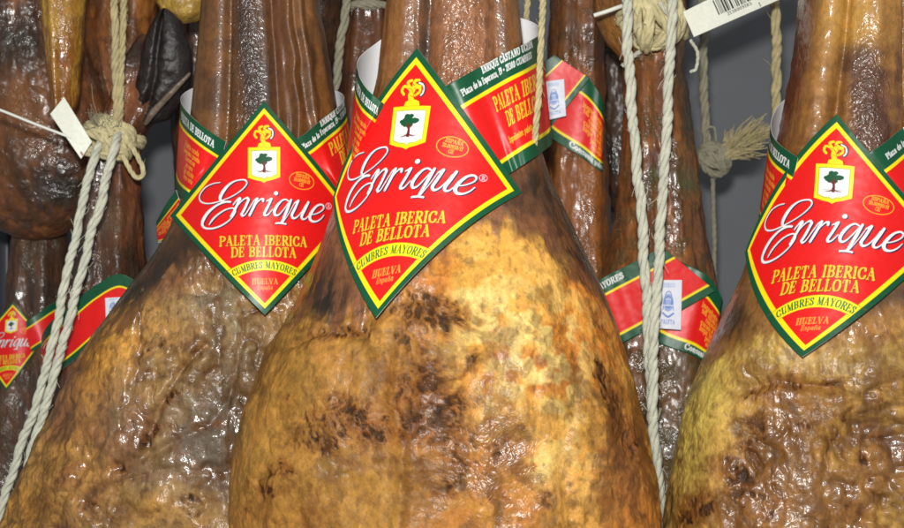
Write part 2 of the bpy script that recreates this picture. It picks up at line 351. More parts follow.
def look_l(P, X, Y, U, F, s):
    Q = sh(P, s)
    bord = np.interp(X, [90, 125, 150, 175, 200, 240, 300, 360], [325, 318, 296, 275, 262, 262, 285, 300]) + 14 * (fbm(Q, 60, 3, s) - .5)
    rind = 1 - sst(-14, 14, Y - bord + 26 * (fibre(P, s) - .5) * 2)
    n1 = fbm(Q, 35, 4, s + 1); n2 = fbm(Q, 120, 4, s + 2); Qw = warp(Q, s); fold = ridged(Qw, (19, 19, 13), 2, s + 50); nS = stretch(fbm(Qw, (250, 250, 170), 5, s + 41, .68)); vein = sst(.80, .95, ridged(Qw, (52, 52, 34), 3, s + 42)); mot = stretch(fbm(Qw, (62, 62, 34), 6, s + 43, .64)); n3 = fbm(Q, (320, 320, 200), 3, s + 3)
    fat = mixc(np.broadcast_to(lin((168, 122, 70)), P.shape), lin((136, 86, 50)), sst(.42, .6, n1))
    fat = mixc(fat, lin((206, 142, 62)), np.clip(blob(X, Y, [(112, 352, 34, 30, -40, 1.1), (70, 430, 20, 60, 30, .5), (150, 330, 26, 18, 0, .5), (20, 510, 40, 30, 0, .8), (95, 475, 22, 22, 0, .4), (150, 505, 16, 14, 0, .7)]), 0, 1))
    fat = mixc(fat, lin((158, 136, 106)), np.clip(blob(X, Y, [(215, 300, 40, 36, 0, .9), (200, 395, 40, 30, 0, .7), (175, 480, 50, 28, 0, .6), (130, 385, 20, 50, 20, .6), (230, 330, 26, 50, 0, .6)]) * (.2 + 1.0 * mot), 0, .9))
    fat = mixc(fat, lin((98, 86, 76)), np.clip(blob(X, Y, [(240, 385, 34, 60, 15, 1.0), (190, 440, 50, 30, -20, .75), (225, 470, 22, 50, 0, .7), (165, 410, 20, 14, 0, .5)]) * (.3 + .9 * (1 - mot)), 0, .85))
    spots = blob(X, Y, [(150, 435, 6, 16, 35, 1.1), (170, 398, 22, 6, -40, .9), (150, 350, 18, 5, -20, .6), (196, 345, 8, 26, 10, .6), (120, 470, 20, 6, 30, .6), (215, 425, 26, 6, -10, .6), (60, 478, 18, 6, -50, .6), (95, 505, 20, 8, 10, .6), (190, 500, 26, 7, 0, .7), (160, 335, 5, 14, 0, .5)])
    nK = np.clip((nS - .25) / .75, 0, 1); sm = sst(.22, .80, np.minimum(spots, 1.1) * (.02 + 1.35 * nK * (.35 + .9 * mot)) + .10 * (nS - .5) + .22 * sst(.52, .7, n2))
    fat = stain(fat, spots, nS, sm)
    fat = mixc(fat, lin((104, 66, 38)), .55 * sst(.56, .70, n3))
    fm = 1.0 * sst(.50, .95, fold)
    fat = mixc(fat, lin((84, 50, 22)), .70 * np.clip(fm * (.3 + 1.1 * nS), 0, 1) * sst(.5, .9, fold))
    veinm = np.clip(.35 + blob(X, Y, [(180, 420, 80, 90, 0, .8)]), 0, 1)
    fat = mixc(fat, lin((86, 50, 26)), .75 * vein * veinm)
    fat = mixc(fat, lin((120, 70, 30)), .42 * sst(.45, .95, stretch(fbm(Qw, (130, 130, 90), 4, s + 60)) * mot * 1.6))
    fat = fat * (1.10 - .42 * sst(.25, .85, mot) * (.55 + .45 * veinm))[..., None]
    fb = fibre(P, s)
    rd = mixc(np.broadcast_to(lin((150, 92, 52)), P.shape), lin((98, 58, 32)), .3 * sst(.38, .62, fb) + .4 * sst(.4, .62, n1) + .25 * sst(.45, .6, n2))
    rd = mixc(rd, lin((70, 50, 50)), np.clip(blob(X, Y, [(248, 40, 12, 90, -3, 1.1), (262, 90, 14, 40, 0, .9)]) * (.6 + .6 * n2), 0, .9))
    rd = mixc(rd, lin((122, 66, 38)), np.clip(blob(X, Y, [(280, 40, 10, 90, -4, .7)]), 0, .7))
    rd = mixc(rd, lin((46, 32, 26)), np.clip(blob(X, Y, [(165, 262, 26, 20, -38, 1.0), (135, 292, 26, 14, -35, 1.1), (200, 240, 20, 20, 0, .7)]) * (.5 + .8 * fb), 0, .9))
    col = fat * (1 - rind[..., None]) + rd * rind[..., None]
    d = 1.55 * surf(P, s, .95) * (1 - .97 * rind) - 0.0012 * sm * (1 - rind) - .0016 * vein * (1 - rind) * veinm - 0.0042 * fm * (1 - rind)
    d = d + 0.005 * (1 - rind) * blob(X, Y, [(190, 372, 18, 26, 40, .9), (200, 310, 30, 22, 0, .7), (155, 500, 14, 14, 0, .8), (120, 440, 20, 50, 30, .6), (215, 440, 18, 40, -20, .6), (110, 360, 24, 24, 0, .6)])
    d = d - 0.005 * (1 - rind) * (crease(X, Y, [(205, 345), (185, 365), (165, 395), (150, 425), (146, 450)], 5) + .7 * crease(X, Y, [(240, 350), (228, 400), (210, 425), (160, 450), (110, 470)], 5) + .5 * crease(X, Y, [(95, 450), (60, 500), (50, 528)], 5))
    sk = 1 - sst(140, 215, Y)
    d = d + sk * (0.0045 * (np.exp(-((U + .72) / .22) ** 2) + .9 * np.exp(-((U + .12) / .2) ** 2) * .6 + .9 * np.exp(-((U - .62) / .26) ** 2) - .9 * np.exp(-((U + .42) / .07) ** 2) - .9 * np.exp(-((U - .27) / .07) ** 2)))
    rl = sk * np.exp(-((U - .62) / .3) ** 2)
    wob = 0.5 * (fbm(Q, (50, 50, 28), 2, s + 30) - .5)
    d = d + rl * 0.0019 * np.sin(30 * (U + .55 * wob)) * sst(.35, .5, fbm(Q, (40, 40, 14), 2, s + 31) + .12)
    d = d + rind * 0.0008 * (fb - .5)
    gl = (.45 + .45 * sst(.42, .6, n1)) * (1 - rind) * (1 - .6 * sm) * (1 - .7 * blob(X, Y, [(100, 360, 34, 34, 0, 1)])) + .8 * rind
    ck = (.12 + .2 * n2) * (1 - rind) + rind * (.04 + 1.0 * np.exp(-((U + .17) / .20) ** 2) * sk + .12 * n2)
    col = np.where(rind[..., None] > .5, col * np.array([.66, .74, .56]), col * np.array([.92, .98, .88]))
    return d, col, gl, ck

def look_r(P, X, Y, U, F, s):
    Q = sh(P, s)
    bord = np.interp(X, [690, 720, 745, 780, 804, 840, 870, 904, 1000], [368, 362, 345, 340, 350, 330, 318, 318, 350]) + 14 * (fbm(Q, 60, 3, s) - .5)
    rind = 1 - sst(-14, 14, Y - bord + 26 * (fibre(P, s) - .5) * 2)
    n1 = fbm(Q, 35, 4, s + 1); n2 = fbm(Q, 120, 4, s + 2); Qw = warp(Q, s); fold = ridged(Qw, (19, 19, 13), 2, s + 50); nS = stretch(fbm(Qw, (250, 250, 170), 5, s + 41, .68)); vein = sst(.80, .95, ridged(Qw, (52, 52, 34), 3, s + 42)); mot = stretch(fbm(Qw, (62, 62, 34), 6, s + 43, .64)); n3 = fbm(Q, (300, 300, 180), 3, s + 3)
    fat = mixc(np.broadcast_to(lin((196, 152, 78)), P.shape), lin((170, 116, 56)), sst(.42, .6, n1))
    fat = mixc(fat, lin((206, 178, 88)), np.clip(blob(X, Y, [(702, 400, 22, 46, 15, 1.1), (760, 350, 40, 18, -20, .5), (690, 470, 18, 40, 0, .6)]), 0, .9))
    fat = mixc(fat, lin((222, 190, 140)), np.clip(blob(X, Y, [(780, 355, 36, 14, -15, .8), (850, 365, 40, 14, 5, .5)]) * sst(.4, .6, n2) * 1.4, 0, .8))
    fat = mixc(fat, lin((142, 94, 42)), np.clip(blob(X, Y, [(780, 470, 46, 70, 10, 1.3), (830, 520, 60, 40, 0, 1.1), (870, 440, 60, 70, 0, .8), (710, 510, 50, 26, 0, 1.1), (800, 400, 50, 18, 0, .8)]) * (.5 + .8 * mot), 0, .92))
    spots = blob(X, Y, [(760, 392, 18, 9, -20, 1.0), (800, 385, 20, 5, 5, .9), (830, 384, 14, 4, 0, .9), (752, 432, 14, 22, 20, .8), (742, 480, 16, 30, 0, .85), (805, 424, 10, 6, 0, .8), (775, 510, 22, 22, 0, .6), (845, 420, 22, 4, 30, .7), (868, 470, 4, 30, -15, .8), (890, 440, 16, 5, 20, .8), (720, 470, 18, 12, 0, .5), (700, 505, 16, 14, 0, .9), (685, 520, 14, 10, 0, .8), (850, 500, 6, 26, 10, .6), (880, 400, 5, 16, 0, .7)])
    nK = np.clip((nS - .25) / .75, 0, 1); sm = sst(.22, .80, np.minimum(spots, 1.1) * (.02 + 1.35 * nK * (.35 + .9 * mot)) + .10 * (nS - .5) + .12 * sst(.55, .7, n2))
    fat = stain(fat, spots, nS, sm)
    fat = mixc(fat, lin((120, 78, 40)), .5 * sst(.58, .72, n3))
    fm = np.clip(.35 + .7 * sst(780, 850, X) * sst(350, 400, Y) + .4 * blob(X, Y, [(780, 460, 60, 80, 0, 1)]), 0, 1.1) * sst(.50, .95, fold)
    fat = mixc(fat, lin((84, 50, 22)), .70 * np.clip(fm * (.3 + 1.1 * nS), 0, 1) * sst(.5, .9, fold))
    veinm = np.clip(.2 + blob(X, Y, [(870, 450, 60, 90, 0, 1), (760, 460, 50, 70, 0, .6)]), 0, 1)
    fat = mixc(fat, lin((86, 50, 26)), .75 * vein * veinm)
    fat = mixc(fat, lin((120, 70, 30)), .42 * sst(.45, .95, stretch(fbm(Qw, (130, 130, 90), 4, s + 60)) * mot * 1.6))
    fat = fat * (1.10 - .42 * sst(.25, .85, mot) * (.55 + .45 * veinm))[..., None]
    fb = fibre(P, s)
    rd = mixc(np.broadcast_to(lin((180, 122, 66)), P.shape), lin((132, 80, 42)), .5 * sst(.4, .62, fb) + .3 * sst(.45, .6, n2))
    rd = mixc(rd, lin((214, 156, 80)), np.clip(blob(X, Y, [(850, 10, 30, 50, 0, 1.1)]), 0, .85))
    rd = mixc(rd, lin((130, 56, 34)), np.clip(blob(X, Y, [(795, 60, 16, 100, 10, 1.2)]), 0, .9))
    rd = mixc(rd, lin((84, 50, 50)), .9 * sst(.12, .8, np.clip(blob(X, Y, [(868, 95, 20, 48, 0, 1.2), (848, 60, 16, 18, 0, .7), (880, 150, 24, 30, 0, .9), (898, 60, 5, 70, 0, .6)]), 0, 1.2) * (.5 + .8 * n2)) * .92)
    rd = mixc(rd, lin((52, 36, 30)), np.clip(blob(X, Y, [(735, 320, 24, 30, -25, .9), (880, 300, 50, 12, -20, .9)]) * (.5 + .8 * fb), 0, .85))
    col = fat * (1 - rind[..., None]) + rd * rind[..., None]
    d = 1.2 * surf(P, s, 1.1) * (1 - .97 * rind) - 0.0010 * sm * (1 - rind) - .0018 * vein * (1 - rind) * veinm - 0.0036 * fm * (1 - rind)
    lump = sst(800, 850, X) * sst(350, 400, Y)
    d = d - 0.0035 * lump * ridged(Q, (48, 48, 38), 2, s + 20) ** 2
    d = d + 0.004 * (1 - rind) * blob(X, Y, [(770, 350, 50, 16, -20, .8), (870, 400, 26, 20, 0, 1), (700, 410, 26, 50, 10, .5)]) - 0.004 * (1 - rind) * (blob(X, Y, [(770, 450, 40, 70, 15, 1)]) + crease(X, Y, [(745, 388), (775, 380), (830, 388)], 6))
    sk = 1 - sst(150, 215, Y)
    d = d + sk * 0.006 * (1.0 * np.exp(-((U + .80) / .16) ** 2) + .9 * np.exp(-((U + .12) / .3) ** 2) + .8 * np.exp(-((U - .62) / .2) ** 2) - 1.2 * np.exp(-((U + .56) / .07) ** 2) - 1.2 * np.exp(-((U - .36) / .06) ** 2))
    d = d + rind * 0.0008 * (fb - .5) + .001 * rind * (n2 - .5) * 2
    gl = (.22 + .45 * sst(.45, .62, n1) + .2 * sst(800, 850, X)) * (1 - rind) * (1 - .8 * sm) + .8 * rind
    ck = (.08 + .2 * n2) * (1 - rind) + rind * (.95 * blob(X, Y, [(870, 100, 22, 60, 0, 1)]) + .1)
    col = np.where(rind[..., None] > .5, col * np.array([.80, .86, .72]), col * np.array([.98, 1.02, .96]))
    return d, col, gl, ck

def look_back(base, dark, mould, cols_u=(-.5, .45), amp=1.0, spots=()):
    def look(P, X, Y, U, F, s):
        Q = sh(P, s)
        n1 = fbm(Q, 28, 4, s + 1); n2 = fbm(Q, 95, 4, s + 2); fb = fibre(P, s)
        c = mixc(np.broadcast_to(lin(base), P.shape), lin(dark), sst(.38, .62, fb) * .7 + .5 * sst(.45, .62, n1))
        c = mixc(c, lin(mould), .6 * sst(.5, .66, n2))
        for (sp, cc) in spots:
            c = mixc(c, lin(cc), np.clip(blob(X, Y, sp) * (.6 + .8 * n2), 0, .95))
        d = amp * surf(P, s) + 0.0014 * (fb - .5)
        for u in cols_u: d = d + 0.0035 * np.exp(-((U - u) / .22) ** 2)
        return d, c * np.array([.92, .92, .68]), .40 + .5 * sst(.4, .6, n1), .06 + .55 * sst(.45, .65, n2)
    return look

G_FRONT = 'large hams hanging in the front row'; G_BACK = 'dark hams hanging in the rows behind'
ham('C', [(-70, 400, 512, 42e-3), (0, 388, 517, 36e-3), (40, 383, 521, 35e-3), (90, 376, 527, 36e-3), (140, 362, 536, 40e-3), (180, 345, 550, 47e-3), (220, 330, 569, 56e-3), (257, 317, 586, 64e-3), (290, 303, 602, 70e-3),
          (330, 281, 619, 76e-3), (360, 263, 629, 79e-3), (400, 247, 640, 82e-3), (440, 236, 648, 84e-3), (480, 231, 655, 85e-3), (528, 229, 661, 85e-3), (600, 238, 660, 80e-3), (700, 280, 640, 60e-3)],
    0.0, 620, 760, look_c, 3, 'large golden yellow ham in front at the middle, under the nearest diamond label', G_FRONT, e=.76)
ham('L', [(-70, 212, 312, 40e-3), (0, 204, 318, 34e-3), (50, 200, 327, 34e-3), (100, 195, 336, 35e-3), (150, 190, 342, 38e-3), (200, 184, 345, 44e-3), (230, 172, 345, 48e-3), (262, 152, 345, 54e-3), (290, 128, 348, 58e-3), (330, 100, 352, 63e-3),
          (367, 72, 358, 66e-3), (416, 49, 366, 69e-3), (469, 28, 376, 71e-3), (506, 10, 384, 72e-3), (528, 0, 390, 72e-3), (600, -20, 400, 70e-3), (700, 20, 380, 50e-3)],
    0.075, 560, 680, look_l, 11, 'wrinkled brown ham with grey mould in front at left, under the label left of centre', G_FRONT, e=.82)
ham('R', [(-70, 812, 930, 46e-3), (0, 806, 928, 40e-3), (50, 801, 930, 39e-3), (100, 791, 934, 40e-3), (150, 781, 942, 43e-3), (200, 768, 956, 47e-3), (250, 754, 975, 54e-3), (280, 743, 990, 59e-3), (306, 731, 1004, 63e-3), (330, 719, 1018, 66e-3),
          (356, 706, 1030, 68e-3), (386, 694, 1045, 70e-3), (443, 679, 1062, 73e-3), (500, 667, 1074, 74e-3), (528, 663, 1078, 74e-3), (600, 665, 1080, 70e-3), (700, 710, 1040, 50e-3)],
    0.04, 560, 640, look_r, 23, 'brown and yellow ham in front at the right edge, dark cracks below its label', G_FRONT, e=.78)

# hams of the rows behind
ham('H4', [(-60, 588, 684, 26e-3), (0, 592, 688, 25e-3), (35, 598, 688, 23e-3), (60, 622, 684, 20e-3), (110, 622, 691, 22e-3), (170, 619, 698, 26e-3), (240, 610, 708, 31e-3), (300, 598, 718, 36e-3), (380, 585, 732, 42e-3), (528, 560, 752, 48e-3), (680, 590, 740, 40e-3)],
    0.17, 300, 300, look_back((156, 98, 58), (92, 52, 32), (88, 74, 50), (-.45, .35), 1.1, [([(690, 60, 10, 60, 0, .9), (690, 120, 8, 30, 0, .7)], (70, 66, 60)), ([(680, 350, 40, 60, 0, .8), (670, 470, 60, 60, 0, .7)], (74, 66, 44)), ([(610, 30, 18, 30, 0, .9)], (160, 110, 60)), ([(685, 180, 12, 14, 0, .8), (655, 175, 8, 10, 0, .7)], (84, 92, 62))]),
    31, 'brown second row ham behind two white ropes, tied with a round knot', G_BACK, smk=.012)
ham('H5', [(-60, 552, 600, 26e-3), (0, 549, 603, 26e-3), (100, 545, 606, 27e-3), (200, 538, 609, 30e-3), (300, 525, 616, 35e-3), (450, 505, 630, 42e-3), (600, 520, 620, 30e-3)],
    0.22, 220, 220, look_back((150, 92, 50), (92, 54, 32), (84, 60, 40), (-.45, .5), 1.0, [([(566, 20, 20, 40, 0, .8)], (96, 62, 42)), ([(580, 200, 30, 60, 0, .5)], (170, 100, 52))]),
    37, 'reddish brown second row ham between the middle ham and the two white ropes', G_BACK)
ham('H5b', [(-80, 585, 700, 40e-3), (0, 575, 690, 40e-3), (80, 580, 672, 38e-3), (150, 590, 655, 30e-3), (215, 600, 640, 20e-3)],
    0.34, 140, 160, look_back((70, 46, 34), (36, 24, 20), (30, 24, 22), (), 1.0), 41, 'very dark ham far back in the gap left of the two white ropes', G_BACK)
ham('H9', [(-60, 352, 396, 24e-3), (0, 346, 394, 24e-3), (22, 345, 392, 22e-3), (60, 340, 394, 24e-3), (120, 333, 396, 27e-3), (200, 322, 400, 32e-3), (330, 300, 420, 40e-3), (520, 290, 430, 40e-3)],
    0.23, 200, 200, look_back((104, 62, 42), (58, 34, 26), (76, 52, 40), (-.4, .5), .9), 43, 'dark brown second row ham seen between the left and middle front hams', G_BACK)
ham('H9b', [(-80, 290, 352, 34e-3), (0, 286, 346, 34e-3), (60, 296, 340, 30e-3), (120, 306, 332, 20e-3)],
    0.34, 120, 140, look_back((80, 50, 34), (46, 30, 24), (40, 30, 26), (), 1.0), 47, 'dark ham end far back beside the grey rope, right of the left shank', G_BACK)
ham('H7', [(-90, -60, 80, 60e-3), (0, -70, 92, 64e-3), (60, -66, 104, 62e-3), (120, -60, 118, 58e-3), (170, -54, 124, 52e-3), (205, -40, 116, 42e-3), (240, -5, 76, 24e-3)],
    0.28, 260, 300, look_back((138, 84, 54), (74, 44, 32), (96, 62, 46), (), 1.4, [([(20, 50, 40, 30, 0, 1.1), (60, 190, 50, 26, 0, .9), (10, 150, 20, 30, 0, .6)], (44, 36, 32)), ([(25, 110, 30, 40, 0, .5)], (150, 98, 64))]),
    53, 'broad dark brown ham end at the upper left, behind the thin white tag string', G_BACK)
ham('H7y', [(-60, 36, 86, 20e-3), (0, 41, 85, 20e-3), (50, 45, 83, 18e-3), (90, 49, 79, 15e-3), (122, 56, 72, 11e-3)],
    0.17, 140, 140, look_back((206, 160, 72), (150, 96, 44), (176, 128, 62), (-.2,), .7, [([(62, 60, 7, 8, 0, .9), (66, 95, 5, 10, 0, .6)], (140, 76, 36))]),
    59, 'pale yellow ham tip hanging at the upper left above the blank white tag', G_BACK)
ham('H7c', [(-80, 78, 168, 30e-3), (0, 82, 160, 30e-3), (70, 84, 150, 28e-3), (130, 90, 140, 22e-3), (170, 96, 130, 14e-3)],
    0.30, 140, 160, look_back((168, 106, 56), (104, 60, 34), (92, 54, 34), (.6,), 1.0), 61, 'orange brown ham behind the double tan rope at the upper left', G_BACK)
ham('H7d', [(-70, 150, 214, 20e-3), (0, 153, 208, 18e-3), (24, 166, 200, 13e-3)],
    0.19, 110, 140, look_back((204, 168, 92), (160, 118, 58), (176, 140, 70), (), 1.0), 67, 'small pale yellow ham end at the top edge above the black hoof', G_BACK)
ham('H7e', [(-60, 165, 225, 24e-3), (40, 168, 225, 24e-3), (130, 170, 222, 24e-3), (240, 180, 232, 26e-3), (360, 170, 240, 30e-3)],
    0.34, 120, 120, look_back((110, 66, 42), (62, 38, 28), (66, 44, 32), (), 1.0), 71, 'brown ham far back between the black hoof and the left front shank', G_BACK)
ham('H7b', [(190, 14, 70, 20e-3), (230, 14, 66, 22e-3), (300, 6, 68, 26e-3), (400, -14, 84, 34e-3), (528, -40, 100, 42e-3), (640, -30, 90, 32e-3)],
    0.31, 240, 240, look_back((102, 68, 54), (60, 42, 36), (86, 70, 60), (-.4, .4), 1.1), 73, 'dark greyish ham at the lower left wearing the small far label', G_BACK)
hog = empty('ham', at(115, 200, 0.19), 'dark ham with a black hoof pointing up, tied below it by the tan rope', 'ham', G_BACK)
ham('H8', [(34, 134, 152, 8e-3), (52, 126, 160, 13e-3), (80, 114, 166, 17e-3), (110, 100, 166, 17e-3), (135, 92, 146, 17e-3), (150, 92, 140, 17e-3), (200, 84, 142, 21e-3), (250, 75, 146, 25e-3), (300, 66, 152, 30e-3), (400, 50, 166, 38e-3), (528, 30, 190, 44e-3), (650, 50, 170, 34e-3)],
    0.19, 300, 260, look_back((128, 76, 54), (66, 38, 30), (92, 66, 54), (-.5, .4), 1.3, [([(140, 48, 16, 18, 20, 1.1), (128, 62, 8, 14, 20, .9)], (44, 34, 30)), ([(126, 100, 14, 26, 20, .9)], (156, 92, 56)), ([(110, 220, 20, 24, 0, .6)], (110, 84, 70)), ([(130, 270, 20, 30, 0, .8)], (44, 32, 28))]),
    79, '', None, name='leg', parent=hog)

def loft(name, rows, mat, parent, nseg=48, nr=80, bump=0.0006, seed=1, groove=None, smk=.05):
    """rows: (py, xl, xr, half depth, y) solid with closed round ends"""
    r = np.array(rows, float); py = np.linspace(r[0, 0], r[-1, 0], nr)
    xl, xr, hd, y = [smooth1(np.interp(py, r[:, 0], r[:, i]), max(1, int(nr * smk))) for i in (1, 2, 3, 4)]
    i = np.arange(nr); dn = 8
    cl = np.sqrt(np.clip(1 - (1 - np.clip(np.minimum(i, nr - 1 - i) / dn, 0, 1)) ** 2, .0004, 1))
    th = np.linspace(0, 2 * np.pi, nseg, endpoint=False)
    X = ((xl + xr) / 2)[:, None] - ((xr - xl) / 2 * cl)[:, None] * np.cos(th); D = y[:, None] - (hd * cl)[:, None] * np.sin(th)
    if groove is not None: D = D + 0.006 * np.exp(-((np.cos(th) + groove) / .14) ** 2)[None] * (np.sin(th) > 0)[None] * cl[:, None]
    kk = KPX * (y[:, None] + CAMD); P = np.stack([(X - 452) * kk, D, -(py[:, None] + 0 * X - 264) * kk], -1)
    P = P + (fbm(P, 90, 3, seed)[..., None] - .5) * bump * 4
    return grid_mesh(name, P, mat, closed_u=True, parent=parent)
loft('hoof', [(8, 162, 169, 4e-3, .170), (20, 152, 180, 9e-3, .170), (40, 145, 188, 13e-3, .172), (60, 141, 193, 14e-3, .175), (80, 137, 192, 14e-3, .178), (100, 134, 182, 13e-3, .182), (124, 128, 166, 9e-3, .186)], M_HOOF, hog, 140, 160, bump=.0009, groove=-.25, seed=4)
loft('dewclaw', [(72, 189, 193, 8e-4, .158), (80, 181, 187, 2e-3, .158), (94, 166, 174, 2.5e-3, .160), (110, 151, 160, 2.5e-3, .163), (126, 141, 147, 2e-3, .167)], M_CLAW, hog, 32, 80, bump=.0008, seed=6)

# ------------------------------------------------------------------ printed label artwork (vector strokes evaluated on a dense mesh)
RED = lin((228, 26, 24)); YELL = lin((248, 226, 20)); GRN = lin((18, 82, 52)); GOLD = lin((248, 196, 48)); WHT = lin((240, 240, 238)); NAVY = lin((50, 30, 70)); ORNG = lin((250, 172, 50))
AA = 0.45
class Art:
    def __init__(s, u, v, base):
        s.u = u.ravel(); s.v = v.ravel(); s.c = np.tile(np.asarray(base, float), (s.u.size, 1)); s.shape = u.shape
    def fill(s, a, col, idx=None):
        a = np.clip(a, 0, 1)[:, None]
        if idx is None: s.c = s.c * (1 - a) + col * a
        else: s.c[idx] = s.c[idx] * (1 - a) + col * a
    def sd(s, d, col, aa=AA): s.fill(0.5 - d / aa, col)          # signed distance, inside < 0
    def strokes(s, lines, col, aa=AA):
        """lines: list of (pts Nx2, widths N)"""
        allp = np.concatenate([np.asarray(l[0]) for l in lines]); mw = max(np.max(l[1]) for l in lines) + aa
        idx = np.nonzero((s.u > allp[:, 0].min() - mw) & (s.u < allp[:, 0].max() + mw) & (s.v > allp[:, 1].min() - mw) & (s.v < allp[:, 1].max() + mw))[0]
        if not len(idx): return
        u, v = s.u[idx], s.v[idx]; A = np.zeros(len(idx))
        for pts, w in lines:
            pts = np.asarray(pts, float); w = np.broadcast_to(w, len(pts))
            for i in range(len(pts) - 1):
                ax, ay = pts[i]; bx, by = pts[i + 1]; m = max(w[i], w[i + 1]) + aa
                j = np.nonzero((u > min(ax, bx) - m) & (u < max(ax, bx) + m) & (v > min(ay, by) - m) & (v < max(ay, by) + m))[0]
                if not len(j): continue
                L2 = (bx - ax) ** 2 + (by - ay) ** 2 + 1e-12
                t = np.clip(((u[j] - ax) * (bx - ax) + (v[j] - ay) * (by - ay)) / L2, 0, 1)
                d = np.hypot(u[j] - ax - t * (bx - ax), v[j] - ay - t * (by - ay)) - (w[i] + (w[i + 1] - w[i]) * t) / 2
                A[j] = np.maximum(A[j], np.clip(0.5 - d / aa, 0, 1))
        s.fill(A, col, idx)
    def poly(s, pts, col, aa=AA):
        pts = np.asarray(pts, float)
        lo = pts.min(0) - aa; hi = pts.max(0) + aa
        idx = np.nonzero((s.u > lo[0]) & (s.u < hi[0]) & (s.v > lo[1]) & (s.v < hi[1]))[0]
        if not len(idx): return
        u, v = s.u[idx], s.v[idx]; ins = np.zeros(len(idx), bool); d = np.full(len(idx), 1e9)
        for i in range(len(pts)):
            ax, ay = pts[i - 1]; bx, by = pts[i]
            cr = (ay > v) != (by > v)
            ins ^= cr & (u < (bx - ax) * (v - ay) / (by - ay + 1e-12) + ax)
            L2 = (bx - ax) ** 2 + (by - ay) ** 2 + 1e-12
            t = np.clip(((u - ax) * (bx - ax) + (v - ay) * (by - ay)) / L2, 0, 1)
            d = np.minimum(d, np.hypot(u - ax - t * (bx - ax), v - ay - t * (by - ay)))
        s.fill(0.5 - np.where(ins, -d, d) / aa, col, idx)
    def colours(s): return s.c.reshape(*s.shape, 3)
def cat(pts, n=8):
    """Catmull-Rom through the points"""
    p = np.asarray(pts, float)
    if len(p) < 3: return p
    q = np.vstack([2 * p[0] - p[1], p, 2 * p[-1] - p[-2]]); out = []
    for i in range(1, len(q) - 2):
        for t in np.linspace(0, 1, n, endpoint=False):
            out.append(.5 * ((2 * q[i]) + (-q[i-1] + q[i+1]) * t + (2*q[i-1] - 5*q[i] + 4*q[i+1] - q[i+2]) * t*t + (-q[i-1] + 3*q[i] - 3*q[i+1] + q[i+2]) * t**3))
    out.append(q[-2]); return np.array(out)

